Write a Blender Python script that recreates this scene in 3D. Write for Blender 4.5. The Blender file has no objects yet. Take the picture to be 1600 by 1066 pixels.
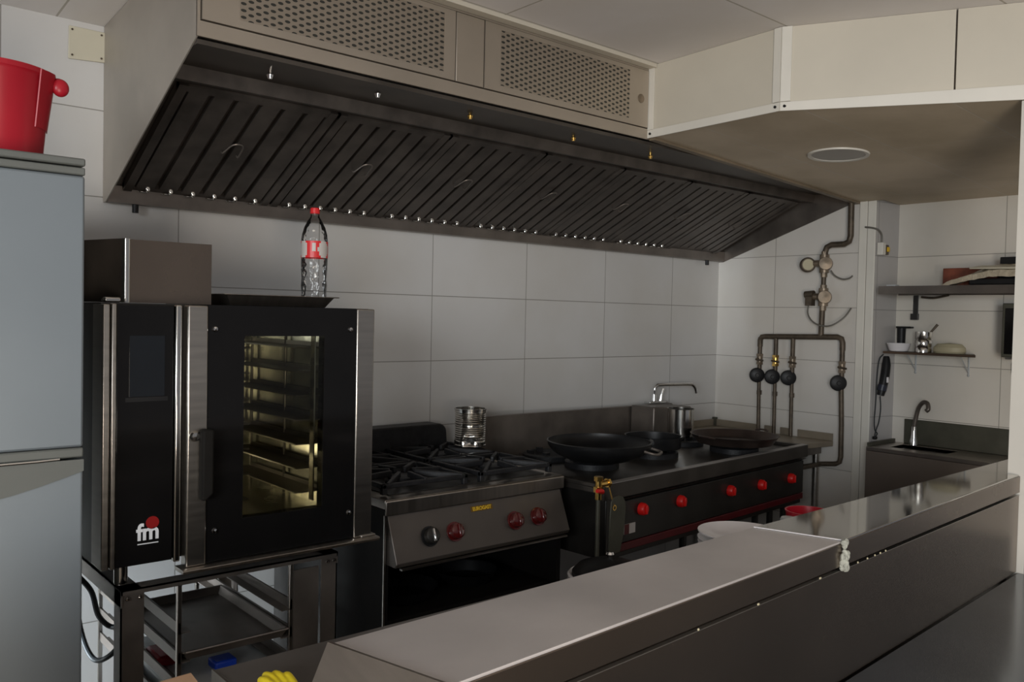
import bpy, bmesh, math, random
from mathutils import Vector, Matrix, noise
random.seed(7)
scene = bpy.context.scene
C = scene.collection
PI = math.pi

# ------------------------------------------------------------------ materials
def nodes_of(m):
    m.use_nodes = True
    nt = m.node_tree
    return nt, nt.nodes["Principled BSDF"]

def N(nt, kind, **kw):
    n = nt.nodes.new(kind)
    for k, v in kw.items():
        setattr(n, k, v)
    return n

def mat(name, col, rough=0.5, metal=0.0, var=0.12, scale=9.0, rvar=0.08, bump=0.0, bscale=60.0,
        stretch=(1, 1, 1), coat=0.0, spec=0.5):
    """Principled surface whose colour and roughness wander with object-space noise."""
    m = bpy.data.materials.new(name)
    nt, b = nodes_of(m)
    tc = N(nt, "ShaderNodeTexCoord")
    mp = N(nt, "ShaderNodeMapping")
    mp.inputs["Scale"].default_value = stretch
    nt.links.new(tc.outputs["Object"], mp.inputs["Vector"])
    nz = N(nt, "ShaderNodeTexNoise")
    nz.inputs["Scale"].default_value = scale
    nz.inputs["Detail"].default_value = 5
    nt.links.new(mp.outputs["Vector"], nz.inputs["Vector"])
    r = N(nt, "ShaderNodeValToRGB")
    r.color_ramp.elements[0].position = 0.3
    r.color_ramp.elements[1].position = 0.7
    r.color_ramp.elements[0].color = (*[c * (1 - var) for c in col], 1)
    r.color_ramp.elements[1].color = (*[min(1, c * (1 + var)) for c in col], 1)
    nt.links.new(nz.outputs["Fac"], r.inputs["Fac"])
    nt.links.new(r.outputs["Color"], b.inputs["Base Color"])
    mr = N(nt, "ShaderNodeMapRange")
    mr.inputs["To Min"].default_value = max(0.02, rough - rvar)
    mr.inputs["To Max"].default_value = min(1, rough + rvar)
    nt.links.new(nz.outputs["Fac"], mr.inputs["Value"])
    nt.links.new(mr.outputs["Result"], b.inputs["Roughness"])
    b.inputs["Metallic"].default_value = metal
    b.inputs["Coat Weight"].default_value = coat
    b.inputs["Specular IOR Level"].default_value = spec
    if bump:
        n2 = N(nt, "ShaderNodeTexNoise")
        n2.inputs["Scale"].default_value = bscale
        n2.inputs["Detail"].default_value = 3
        nt.links.new(mp.outputs["Vector"], n2.inputs["Vector"])
        bp = N(nt, "ShaderNodeBump")
        bp.inputs["Strength"].default_value = bump
        bp.inputs["Distance"].default_value = 0.01
        nt.links.new(n2.outputs["Fac"], bp.inputs["Height"])
        nt.links.new(bp.outputs["Normal"], b.inputs["Normal"])
    return m

def tile_mat(name, base, grout, axes, off, size, mortar, rough=0.25, dirt=0.08, stain=None):
    """Stacked tiles: axes picks the two object axes, off the grout-line origin, size the tile."""
    m = bpy.data.materials.new(name)
    nt, b = nodes_of(m)
    tc = N(nt, "ShaderNodeTexCoord")
    sp = N(nt, "ShaderNodeSeparateXYZ")
    nt.links.new(tc.outputs["Object"], sp.inputs[0])
    cb = N(nt, "ShaderNodeCombineXYZ")
    for i in range(2):
        a = N(nt, "ShaderNodeMath", operation="SUBTRACT")
        nt.links.new(sp.outputs[axes[i]], a.inputs[0])
        a.inputs[1].default_value = off[i] - 40 * size[i]
        nt.links.new(a.outputs[0], cb.inputs[i])
    br = N(nt, "ShaderNodeTexBrick", offset=0.0, squash=1.0)
    br.inputs["Scale"].default_value = 1
    br.inputs["Brick Width"].default_value = size[0]
    br.inputs["Row Height"].default_value = size[1]
    br.inputs["Mortar Size"].default_value = mortar
    br.inputs["Mortar Smooth"].default_value = 0.3
    br.inputs["Color1"].default_value = (*base, 1)
    br.inputs["Color2"].default_value = (*[c * 0.965 for c in base], 1)
    br.inputs["Mortar"].default_value = (*grout, 1)
    nt.links.new(cb.outputs[0], br.inputs["Vector"])
    nz = N(nt, "ShaderNodeTexNoise")
    nz.inputs["Scale"].default_value = 1.7
    nz.inputs["Detail"].default_value = 6
    nt.links.new(tc.outputs["Object"], nz.inputs["Vector"])
    mx = N(nt, "ShaderNodeMix", data_type="RGBA", blend_type="MULTIPLY")
    rr = N(nt, "ShaderNodeValToRGB")
    st = stain or (1 - dirt, 1 - dirt * 1.2, 1 - dirt * 1.6)
    rr.color_ramp.elements[0].position = 0.35
    rr.color_ramp.elements[1].position = 0.62
    rr.color_ramp.elements[0].color = (*st, 1)
    rr.color_ramp.elements[1].color = (1, 1, 1, 1)
    nt.links.new(nz.outputs["Fac"], rr.inputs["Fac"])
    mx.inputs[0].default_value = 1
    nt.links.new(br.outputs["Color"], mx.inputs[6])
    nt.links.new(rr.outputs["Color"], mx.inputs[7])
    nt.links.new(mx.outputs[2], b.inputs["Base Color"])
    b.inputs["Roughness"].default_value = rough
    bp = N(nt, "ShaderNodeBump", invert=True)
    bp.inputs["Strength"].default_value = 0.3
    bp.inputs["Distance"].default_value = 0.003
    nt.links.new(br.outputs["Fac"], bp.inputs["Height"])
    nt.links.new(bp.outputs["Normal"], b.inputs["Normal"])
    return m

def clear_mat(name, tint, gloss_rough=0.03, edge=0.35, bump=0.0, bscale=30):
    """Thin see-through sheet: transparent plus a view-angle reflection."""
    m = bpy.data.materials.new(name)
    m.use_nodes = True
    nt = m.node_tree
    nt.nodes.remove(nt.nodes["Principled BSDF"])
    out = nt.nodes["Material Output"]
    t = N(nt, "ShaderNodeBsdfTransparent")
    t.inputs[0].default_value = (*tint, 1)
    g = N(nt, "ShaderNodeBsdfGlossy")
    g.inputs["Roughness"].default_value = gloss_rough
    lw = N(nt, "ShaderNodeLayerWeight")
    lw.inputs["Blend"].default_value = edge
    mx = N(nt, "ShaderNodeMixShader")
    nt.links.new(lw.outputs["Fresnel"], mx.inputs[0])
    nt.links.new(t.outputs[0], mx.inputs[1])
    nt.links.new(g.outputs[0], mx.inputs[2])
    nt.links.new(mx.outputs[0], out.inputs[0])
    if bump:
        tc = N(nt, "ShaderNodeTexCoord")
        n2 = N(nt, "ShaderNodeTexNoise")
        n2.inputs["Scale"].default_value = bscale
        nt.links.new(tc.outputs["Object"], n2.inputs["Vector"])
        bp = N(nt, "ShaderNodeBump")
        bp.inputs["Strength"].default_value = bump
        bp.inputs["Distance"].default_value = 0.02
        nt.links.new(n2.outputs["Fac"], bp.inputs["Height"])
        nt.links.new(bp.outputs["Normal"], g.inputs["Normal"])
        nt.links.new(bp.outputs["Normal"], lw.inputs["Normal"])
    return m

def perforated_mat(name, col, hole, pu, pv, ru, rv):
    """Sheet steel with staggered oval perforations (object X and Z)."""
    m = bpy.data.materials.new(name)
    nt, b = nodes_of(m)
    tc = N(nt, "ShaderNodeTexCoord")
    sp = N(nt, "ShaderNodeSeparateXYZ")
    nt.links.new(tc.outputs["Object"], sp.inputs[0])
    def M(op, a, bb=None):
        n = N(nt, "ShaderNodeMath", operation=op)
        for i, x in enumerate((a, bb)):
            if x is None: continue
            if isinstance(x, (int, float)): n.inputs[i].default_value = x
            else: nt.links.new(x, n.inputs[i])
        return n.outputs[0]
    masks = []
    for s in (0.0, 0.5):
        fu = M("SUBTRACT", M("FRACT", M("ADD", M("DIVIDE", sp.outputs[0], pu), 50 + s)), 0.5)
        fv = M("SUBTRACT", M("FRACT", M("ADD", M("DIVIDE", sp.outputs[2], pv), 50 + s)), 0.5)
        d = M("ADD", M("POWER", M("DIVIDE", M("ABSOLUTE", fu), ru / pu), 2), M("POWER", M("DIVIDE", M("ABSOLUTE", fv), rv / pv), 2))
        masks.append(M("LESS_THAN", d, 1.0))
    mk = M("MAXIMUM", masks[0], masks[1])
    mx = N(nt, "ShaderNodeMix", data_type="RGBA")
    nt.links.new(mk, mx.inputs[0])
    mx.inputs[6].default_value = (*col, 1)
    mx.inputs[7].default_value = (*hole, 1)
    nt.links.new(mx.outputs[2], b.inputs["Base Color"])
    nt.links.new(M("MULTIPLY", M("SUBTRACT", 1.0, mk), 0.85), b.inputs["Metallic"])
    b.inputs["Roughness"].default_value = 0.42
    return m

M_ = {}
M_['wall_tile'] = tile_mat('white_wall_tile', (0.66, 0.65, 0.64), (0.30, 0.29, 0.27), (0, 2), (-0.454, 1.594), (0.5766, 0.3), 0.0022)
M_['wall_tile_side'] = tile_mat('white_wall_tile_side', (0.70, 0.67, 0.63), (0.36, 0.34, 0.31), (1, 2), (-0.40, 1.594), (0.5766, 0.3), 0.0022)
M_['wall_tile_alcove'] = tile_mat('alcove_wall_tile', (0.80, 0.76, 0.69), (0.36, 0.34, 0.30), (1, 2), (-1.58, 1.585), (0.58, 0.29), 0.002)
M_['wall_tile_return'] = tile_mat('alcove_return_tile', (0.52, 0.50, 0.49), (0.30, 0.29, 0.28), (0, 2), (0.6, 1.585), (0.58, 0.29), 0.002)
M_['plaster'] = mat('white_plaster', (0.74, 0.71, 0.65), 0.6, var=0.04, scale=3)
M_['trim'] = mat('white_trim', (0.76, 0.73, 0.66), 0.4, var=0.05, scale=4)
M_['ceiling'] = tile_mat('ceiling_board', (0.84, 0.81, 0.80), (0.50, 0.47, 0.42), (0, 1), (-1.35, -0.93), (1.2, 0.6), 0.004, rough=0.8, dirt=0.08)
M_['ceiling_low'] = tile_mat('greasy_low_ceiling', (0.70, 0.59, 0.45), (0.70, 0.62, 0.52), (0, 1), (-1.0, -1.16), (0.9, 0.42), 0.004, rough=0.6, dirt=0.3, stain=(0.70, 0.68, 0.62))
M_['bulkhead'] = mat('cream_bulkhead', (0.62, 0.575, 0.485), 0.55, var=0.06, scale=2.5)
M_['floor'] = tile_mat('floor_tile', (0.30, 0.27, 0.24), (0.12, 0.11, 0.10), (0, 1), (0, 0), (0.3, 0.3), 0.003, rough=0.45, dirt=0.3)
M_['steel'] = mat('brushed_steel', (0.50, 0.47, 0.43), 0.30, 1, var=0.08, scale=5, rvar=0.05, stretch=(1, 1, 14))
M_['steel_h'] = mat('brushed_steel_flat', (0.46, 0.42, 0.38), 0.33, 1, var=0.10, scale=5, rvar=0.06, stretch=(12, 1, 1))
M_['steel_bright'] = mat('polished_steel', (0.72, 0.70, 0.66), 0.16, 1, var=0.05, scale=8, rvar=0.04)
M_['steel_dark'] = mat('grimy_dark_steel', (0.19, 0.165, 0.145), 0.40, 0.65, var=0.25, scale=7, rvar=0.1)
M_['steel_satin'] = mat('satin_hood_steel', (0.50, 0.44, 0.37), 0.5, 0.75, var=0.08, scale=3, rvar=0.05)
M_['sink_front'] = mat('brownish_sink_steel', (0.20, 0.165, 0.14), 0.45, 0.45, var=0.1, scale=4)
M_['range_dark'] = mat('sooty_range_steel', (0.07, 0.062, 0.055), 0.40, 0.6, var=0.25, scale=7, rvar=0.1)
M_['table_steel'] = mat('pale_table_steel', (0.30, 0.255, 0.195), 0.42, 0.3, var=0.15, scale=5)
M_['grease_line'] = mat('grease_stained_strip', (0.20, 0.155, 0.105), 0.5, var=0.5, scale=2.5)
M_['rim_pale'] = mat('lit_pale_rim', (0.40, 0.38, 0.37), 0.4, 0.3, var=0.15, scale=9)  # highlight put into the colour: bright line on the long range's front rim
M_['brand_red'] = mat('brand_red', (0.28, 0.007, 0.007), 0.4, var=0.05)
M_['matte_black'] = mat('matte_black_side', (0.012, 0.011, 0.010), 0.7, var=0.3, spec=0.12)  # darkened in colour to offset lamp spill on range side and oven handle
M_['panel_dark'] = mat('dull_panel_steel', (0.17, 0.15, 0.135), 0.42, 0.8, var=0.1, scale=5)
M_['hood_side'] = mat('smudged_hood_side', (0.46, 0.42, 0.37), 0.5, 0.55, var=0.14, scale=3.5, rvar=0.1)
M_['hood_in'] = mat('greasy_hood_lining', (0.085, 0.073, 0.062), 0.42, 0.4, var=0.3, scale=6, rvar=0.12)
M_['filter'] = mat('greasy_filter_steel', (0.10, 0.085, 0.074), 0.40, 0.6, var=0.35, scale=10, rvar=0.1)
M_['perf'] = perforated_mat('perforated_steel', (0.48, 0.42, 0.35), (0.03, 0.03, 0.026), 0.044, 0.019, 0.0085, 0.0042)
M_['iron'] = mat('black_cast_iron', (0.020, 0.020, 0.022), 0.5, 0.2, var=0.3, scale=30, bump=0.15, bscale=150)
M_['black_enamel'] = mat('black_enamel', (0.022, 0.020, 0.018), 0.35, 0.1, var=0.3, scale=8)
M_['black_plastic'] = mat('black_plastic', (0.012, 0.012, 0.013), 0.45, var=0.2, spec=0.3)
M_['black_glass'] = mat('black_glass', (0.008, 0.0075, 0.0075), 0.09, var=0.1, rvar=0.02, spec=0.3)
M_['screen'] = mat('dark_screen_glass', (0.010, 0.012, 0.015), 0.12, var=0.1, rvar=0.03, spec=0.5)
M_['red_plastic'] = mat('red_plastic', (0.48, 0.013, 0.028), 0.34, var=0.1, scale=4)
M_['red_knob'] = mat('red_knob', (0.72, 0.012, 0.010), 0.38, var=0.1)
M_['dark_red_knob'] = mat('dark_red_knob', (0.10, 0.009, 0.009), 0.16, var=0.1, coat=0.6)
M_['red_stripe'] = mat('red_stripe', (0.10, 0.004, 0.008), 0.35, var=0.2)
M_['chrome'] = mat('chrome', (0.75, 0.75, 0.74), 0.09, 1, var=0.04, rvar=0.03)
M_['brass'] = mat('brass', (0.62, 0.40, 0.12), 0.25, 1, var=0.12, scale=20)
M_['old_pipe'] = mat('weathered_pipe', (0.105, 0.082, 0.060), 0.5, 0.5, var=0.35, scale=25)
M_['old_valve'] = mat('weathered_valve', (0.24, 0.19, 0.14), 0.42, 0.6, var=0.35, scale=25)
M_['fridge'] = mat('silver_fridge_sheet', (0.26, 0.30, 0.335), 0.38, 0.3, var=0.03, scale=2)
M_['fridge_trim'] = mat('grey_fridge_trim', (0.165, 0.175, 0.165), 0.5, 0.1, var=0.05)
M_['white_glaze'] = mat('white_glaze', (0.82, 0.79, 0.80), 0.18, var=0.03)
M_['cream'] = mat('cream_plastic', (0.62, 0.58, 0.46), 0.5, var=0.04)
M_['beige'] = mat('beige_plastic', (0.50, 0.45, 0.30), 0.5, var=0.05)
M_['yellow'] = mat('yellow_rubber', (0.90, 0.72, 0.02), 0.45, var=0.08, scale=12, bump=0.2, bscale=40)
M_['yellow_sign'] = mat('yellow_lettering', (0.85, 0.52, 0.03), 0.5, var=0.05)
M_['plate_dark'] = mat('dark_amber_plate', (0.17, 0.09, 0.008), 0.4, var=0.1)
M_['white_print'] = mat('white_print', (0.85, 0.87, 0.90), 0.5, var=0.02)
M_['blue'] = mat('blue_plastic', (0.01, 0.06, 0.55), 0.4, var=0.1)
M_['card'] = mat('cardboard', (0.42, 0.26, 0.16), 0.85, var=0.1, scale=15)
M_['grey_tub'] = mat('grey_tub', (0.50, 0.52, 0.53), 0.5, var=0.06)
M_['rubber'] = mat('black_rubber', (0.018, 0.024, 0.028), 0.55, var=0.2)
M_['wire'] = mat('thin_cable', (0.16, 0.15, 0.13), 0.5, var=0.1)
M_['wood'] = mat('dark_wood', (0.075, 0.045, 0.028), 0.5, var=0.3, scale=12, stretch=(1, 0.15, 1))
M_['foam'] = mat('grey_sealant', (0.42, 0.43, 0.38), 0.8, var=0.25, scale=60, bump=0.6, bscale=120)
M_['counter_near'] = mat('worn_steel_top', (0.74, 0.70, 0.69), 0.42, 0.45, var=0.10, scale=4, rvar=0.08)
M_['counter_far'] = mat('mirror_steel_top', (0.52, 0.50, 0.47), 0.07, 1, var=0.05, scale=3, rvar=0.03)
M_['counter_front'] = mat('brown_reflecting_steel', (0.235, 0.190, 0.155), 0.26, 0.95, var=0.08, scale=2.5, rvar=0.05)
M_['bench_low'] = mat('blue_grey_bench_top', (0.17, 0.19, 0.21), 0.18, 0.7, var=0.12, scale=3, rvar=0.06)
M_['prep'] = mat('dark_prep_steel', (0.17, 0.155, 0.145), 0.45, 0.5, var=0.15, scale=6)
M_['olive'] = mat('olive_grey_metal', (0.10, 0.098, 0.075), 0.5, 0.4, var=0.2)
M_['tin'] = mat('ribbed_tin', (0.62, 0.60, 0.56), 0.17, 1, var=0.12, scale=14, rvar=0.06)
M_['pan'] = mat('blackened_pan', (0.016, 0.016, 0.017), 0.42, 0.35, var=0.3, scale=12)
M_['pan_brown'] = mat('brown_crusted_pan', (0.07, 0.05, 0.042), 0.4, 0.55, var=0.3, scale=12)
M_['film'] = mat('crinkled_film', (0.55, 0.48, 0.36), 0.25, var=0.2, scale=20, bump=0.9, bscale=45)
M_['lamp_white'] = mat('grey_diffuser', (0.42, 0.40, 0.37), 0.4, var=0.04)
M_['glass'] = clear_mat('oven_glass', (0.72, 0.72, 0.66), 0.02, 0.25)
M_['bottle'] = clear_mat('clear_bottle', (0.97, 0.97, 0.97), 0.10, 0.30, bump=0.4, bscale=30)
M_['label_red'] = mat('red_label', (0.75, 0.025, 0.03), 0.35, var=0.06)
M_['label_pale'] = mat('pale_label', (0.62, 0.58, 0.55), 0.4, var=0.06)
M_['cavity'] = mat('oven_lining', (0.60, 0.58, 0.50), 0.24, 0.9, var=0.25, scale=7, rvar=0.1, bump=0.25, bscale=9)
M_['clip_blue'] = mat('navy_plastic', (0.018, 0.022, 0.04), 0.35, var=0.1)
M_['red_box'] = mat('red_brown_box', (0.20, 0.055, 0.03), 0.55, var=0.45, scale=14)

# ------------------------------------------------------------------ mesh builder
class MB:
    def __init__(s):
        s.v = []; s.f = []; s.m = []
    def add(s, vs, fs, m=0):
        o = len(s.v)
        s.v += [Vector(p) for p in vs]
        for f in fs:
            s.f.append([o + i for i in f]); s.m.append(m)
        return s
    def hexa(s, p, m=0):      # p: 4 bottom then 4 top, same winding
        return s.add(p, [(0, 3, 2, 1), (4, 5, 6, 7), (0, 1, 5, 4), (1, 2, 6, 5), (2, 3, 7, 6), (3, 0, 4, 7)], m)
    def box(s, x0, x1, y0, y1, z0, z1, m=0):
        return s.hexa([(x0, y0, z0), (x1, y0, z0), (x1, y1, z0), (x0, y1, z0), (x0, y0, z1), (x1, y0, z1), (x1, y1, z1), (x0, y1, z1)], m)
    def extr(s, poly, vec, m=0):
        n = len(poly); vec = Vector(vec)
        a = [Vector(p) for p in poly]; b = [p + vec for p in a]
        fs = [list(range(n))[::-1], list(range(n, 2 * n))]
        for i in range(n):
            j = (i + 1) % n
            fs.append((i, j, n + j, n + i))
        return s.add(a + b, fs, m)
    def slab(s, xy, z0, z1, m=0):
        return s.extr([(x, y, z0) for x, y in xy], (0, 0, z1 - z0), m)
    def ring(s, c, ax, r, n):
        ax = Vector(ax).normalized()
        t = Vector((0, 0, 1)) if abs(ax.z) < 0.9 else Vector((1, 0, 0))
        u = ax.cross(t).normalized(); w = ax.cross(u)
        return [Vector(c) + (u * math.cos(2 * PI * i / n) + w * math.sin(2 * PI * i / n)) * r for i in range(n)]
    def cyl(s, p0, p1, r0, r1=None, n=24, m=0, caps=True):
        r1 = r0 if r1 is None else r1
        ax = Vector(p1) - Vector(p0)
        a = s.ring(p0, ax, r0, n); b = s.ring(p1, ax, r1, n)
        fs = [(i, (i + 1) % n, n + (i + 1) % n, n + i) for i in range(n)]
        if caps: fs += [list(range(n))[::-1], list(range(n, 2 * n))]
        return s.add(a + b, fs, m)
    def lathe(s, prof, c=(0, 0, 0), n=40, m=0, axis=None, close=False):
        """prof: list of (radius, height) turned round +Z (or axis) through c."""
        c = Vector(c)
        q = Vector((0, 0, 1)).rotation_difference(Vector(axis).normalized()) if axis else None
        vs = []
        for r, h in prof:
            for i in range(n):
                p = Vector((r * math.cos(2 * PI * i / n), r * math.sin(2 * PI * i / n), h))
                vs.append(c + (q @ p if q else p))
        fs = []
        k = len(prof)
        for j in range(k - 1 if not close else k):
            a = j * n; b = ((j + 1) % k) * n
            for i in range(n):
                i2 = (i + 1) % n
                fs.append((a + i, a + i2, b + i2, b + i))
        return s.add(vs, fs, m)
    def tube(s, pts, r, n=10, m=0, smooth=0, caps=True):
        pts = [Vector(p) for p in pts]
        k0 = len(pts)
        if smooth:
            q = []
            P = [pts[0]] + pts + [pts[-1]]
            for i in range(1, len(P) - 2):
                for t in range(smooth):
                    t /= smooth
                    a, b, c, d = P[i - 1], P[i], P[i + 1], P[i + 2]
                    q.append(0.5 * ((2 * b) + (c - a) * t + (2 * a - 5 * b + 4 * c - d) * t * t + (3 * b - a - 3 * c + d) * t ** 3))
            pts = q + [pts[-1]]
        k = len(pts); vs = []; u = None
        for i, p in enumerate(pts):
            d = (pts[min(i + 1, k - 1)] - pts[max(i - 1, 0)]).normalized()
            if u is None:
                t = Vector((0, 0, 1)) if abs(d.z) < 0.9 else Vector((1, 0, 0))
                u = d.cross(t).normalized()
            u = (u - d * u.dot(d)).normalized(); w = d.cross(u)
            if isinstance(r, (list, tuple)):
                q_ = i * (k0 - 1) / max(1, k - 1); j_ = min(int(q_), k0 - 2)
                rr = r[j_] + (r[j_ + 1] - r[j_]) * (q_ - j_)
            else: rr = r
            vs += [p + (u * math.cos(2 * PI * a / n) + w * math.sin(2 * PI * a / n)) * rr for a in range(n)]
        fs = []
        for j in range(k - 1):
            for i in range(n):
                i2 = (i + 1) % n
                fs.append((j * n + i, j * n + i2, (j + 1) * n + i2, (j + 1) * n + i))
        if caps: fs += [list(range(n))[::-1], list(range((k - 1) * n, k * n))]
        return s.add(vs, fs, m)
    def ball(s, c, rx, ry=None, rz=None, n=16, k=10, m=0):
        ry = rx if ry is None else ry; rz = rx if rz is None else rz
        vs = []; fs = []
        for j in range(1, k):
            a = PI * j / k
            for i in range(n):
                b = 2 * PI * i / n
                vs.append((c[0] + rx * math.sin(a) * math.cos(b), c[1] + ry * math.sin(a) * math.sin(b), c[2] + rz * math.cos(a)))
        top = len(vs); vs += [(c[0], c[1], c[2] + rz), (c[0], c[1], c[2] - rz)]
        for j in range(k - 2):
            for i in range(n):
                i2 = (i + 1) % n
                fs.append((j * n + i, j * n + i2, (j + 1) * n + i2, (j + 1) * n + i))
        for i in range(n):
            i2 = (i + 1) % n
            fs.append((top, i2, i)); fs.append((top + 1, (k - 2) * n + i, (k - 2) * n + i2))
        return s.add(vs, fs, m)
    def build(s, name, mats, parent=None, off=None, bevel=0.0, seg=2, sharp=35, smooth=True):
        """Link as one mesh. off (world origin of the parent) is subtracted from the coordinates."""
        if off is None:
            off = Vector(parent['org']) if (parent is not None and 'org' in parent) else Vector((0, 0, 0))
        off = Vector(off)
        me = bpy.data.meshes.new(name)
        me.from_pydata([p - off for p in s.v], [], s.f)
        for mm in (mats if isinstance(mats, (list, tuple)) else [mats]):
            me.materials.append(M_[mm])
        for p, mi in zip(me.polygons, s.m): p.material_index = mi
        bm = bmesh.new(); bm.from_mesh(me)
        bmesh.ops.recalc_face_normals(bm, faces=bm.faces)
        bm.to_mesh(me); bm.free()
        if smooth:
            for p in me.polygons: p.use_smooth = True
            me.set_sharp_from_angle(angle=math.radians(sharp))
        o = bpy.data.objects.new(name, me)
        C.objects.link(o)
        if parent is not None:
            o.parent = parent
            o['org'] = list(off)
        if bevel:
            b = o.modifiers.new('bevel', 'BEVEL')
            b.width = bevel; b.segments = seg; b.limit_method = 'ANGLE'; b.angle_limit = math.radians(40)
        return o

def thing(name, label, cat, loc, group=None, rz=0.0):
    o = bpy.data.objects.new(name, None)
    o.empty_display_size = 0.05
    C.objects.link(o)
    o.location = loc
    o.rotation_euler = (0, 0, rz)
    o['label'] = label; o['category'] = cat
    o['org'] = list(loc) if rz == 0 else [0, 0, 0]      # a turned thing is modelled in its own frame
    if group: o['group'] = group
    return o

def solo(o, label, cat, group=None):
    o['label'] = label; o['category'] = cat
    if group: o['group'] = group
    return o

def struct(o):
    o['kind'] = 'structure'
    return o

def recentre(o, base):
    """Move a one-mesh thing's origin to its base without moving it."""
    base = Vector(base)
    o.data.transform(Matrix.Translation(-base))
    o.location = base
    return o

def text_mesh(name, body, size, mat_name, parent, origin, xdir, updir, extrude=0.0008, offset=0.0, shear=0.0, align='CENTER', width=None):
    cu = bpy.data.curves.new(name, 'FONT')
    cu.body = body; cu.size = size; cu.extrude = extrude; cu.offset = offset; cu.align_x = align; cu.shear = shear
    tmp = bpy.data.objects.new(name + '_src', cu)
    C.objects.link(tmp)
    dg = bpy.context.evaluated_depsgraph_get()
    dg.update()
    me = bpy.data.meshes.new_from_object(tmp.evaluated_get(dg))
    bpy.data.objects.remove(tmp)
    bpy.data.curves.remove(cu)
    x = Vector(xdir).normalized(); u = Vector(updir).normalized(); nrm = x.cross(u)
    if width:
        xs = [v.co.x for v in me.vertices]
        k = width / (max(xs) - min(xs))
    else: k = 1
    R = Matrix((x * k, u, nrm)).transposed().to_4x4()
    R.translation = Vector(origin)
    me.transform(R)
    me.name = name
    me.materials.clear(); me.materials.append(M_[mat_name])
    o = bpy.data.objects.new(name, me); C.objects.link(o)
    o.parent = parent
    return o

# ------------------------------------------------------------------ setting
LOW = lambda x: 2.17 - 0.0505 * x          # underside of the sagging lower ceiling
struct(MB().box(-5.9, 1.2, -4.6, 0.12, -0.1, 0.0).build('floor', 'floor'))
struct(MB().box(-5.9, 0.1, 0.0, 0.1, 0.0, 2.7).build('wall_back', 'wall_tile'))
m = MB().box(0.0, 0.12, -0.98, 0.0, 0.0, 2.7)
struct(m.build('wall_right', 'wall_tile_side'))
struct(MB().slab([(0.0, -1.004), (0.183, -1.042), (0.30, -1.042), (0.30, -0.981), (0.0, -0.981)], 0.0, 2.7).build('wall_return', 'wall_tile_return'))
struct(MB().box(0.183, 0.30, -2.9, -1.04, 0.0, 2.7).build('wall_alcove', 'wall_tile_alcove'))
struct(MB().box(0.12, 0.30, -0.98, 0.1, 0.0, 2.7).build('wall_core', 'plaster'))
struct(MB().box(-6.02, -5.90, -1.6, -0.45, 0.0, 2.6).build('wall_left', 'wall_tile_side'))
struct(MB().box(-4.95, -4.85, -3.3, -1.40, 0.0, 1.02).build('wall_light_block', 'plaster'))  # low wall added out of view to shade the lower refrigerator
# pillar that closes the far end of the serving counter
struct(MB().box(-1.425, -1.20, -2.238, -2.180, 0.0, LOW(-1.3)).build('wall_pillar', 'plaster'))
m = MB().extr([(-5.9, 0.1, 2.478), (-5.9, -0.88, 2.552), (-5.9, -4.6, 2.552), (-5.9, -4.6, 2.70), (-5.9, 0.1, 2.70)], (6.2, 0, 0))
struct(m.build('ceiling', 'ceiling'))
poly = [(-1.735, -0.885), (0.0, -0.885), (0.0, -1.04), (0.183, -1.04), (0.183, -2.10), (-1.412, -2.187), (-1.765, -1.516)]
m = MB()
n = len(poly)
vs = [(x, y, LOW(x)) for x, y in poly] + [(x, y, LOW(x) + 0.02) for x, y in poly]
m.add(vs, [list(range(n)), list(range(n, 2 * n))] + [(i, (i + 1) % n, n + (i + 1) % n, n + i) for i in range(n)])
struct(m.build('ceiling_lower', 'ceiling_low'))
# pale bulkhead boards between the two ceiling levels
A, B, Cc, D = (-1.735, -0.885), (-1.765, -1.516), (-1.42, -2.19), (-1.18, -2.66)
def board(m, p, q, z0p, z0q, z1, t, mi=0, out=0.0):
    d = Vector((q[0] - p[0], q[1] - p[1], 0)).normalized()
    nn = Vector((d.y, -d.x, 0))            # points into the room (towards -x)
    if nn.x > 0: nn = -nn
    P = Vector((p[0], p[1], 0)) + nn * out; Q = Vector((q[0], q[1], 0)) + nn * out
    k = nn * t
    m.hexa([P + Vector((0, 0, z0p)), Q + Vector((0, 0, z0q)), Q + k + Vector((0, 0, z0q)), P + k + Vector((0, 0, z0p)),
            P + Vector((0, 0, z1)), Q + Vector((0, 0, z1)), Q + k + Vector((0, 0, z1)), P + k + Vector((0, 0, z1))], mi)
m = MB(); board(m, A, B, LOW(A[0]), LOW(B[0]), 2.551, -0.03)
struct(m.build('wall_bulkhead', 'bulkhead'))
m = MB(); E_ = (-1.515, -2.004)
board(m, B, E_, LOW(B[0]), LOW(E_[0]), 2.551, -0.03); struct(m.build('wall_bulkhead_middle', 'bulkhead'))
m = MB(); board(m, (E_[0] + 0.003, E_[1] - 0.005), D, LOW(E_[0]), LOW(D[0]), 2.551, -0.03)
struct(m.build('wall_bulkhead_end', 'bulkhead'))
def angle_trim(p, q, w, i, z0p, z0q, z1):
    m = MB(); board(m, p, q, z0p, z0q, z1, 0.006, out=0.001); return struct(m.build('trim_%d' % i, 'trim'))
def lerp(p, q, t): return (p[0] + (q[0] - p[0]) * t, p[1] + (q[1] - p[1]) * t)
angle_trim(A, B, 0, 1, LOW(A[0]) - 0.004, LOW(B[0]) - 0.004, LOW(A[0]) + 0.028)
angle_trim(B, D, 0, 2, LOW(B[0]) - 0.004, LOW(D[0]) - 0.004, LOW(B[0]) + 0.026)
angle_trim(A, lerp(A, B, 0.045), 0, 3, LOW(A[0]) + 0.029, LOW(A[0]) + 0.029, 2.55)
angle_trim(lerp(A, B, 0.955), B, 0, 4, LOW(B[0]) + 0.029, LOW(B[0]) + 0.029, 2.55)
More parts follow.
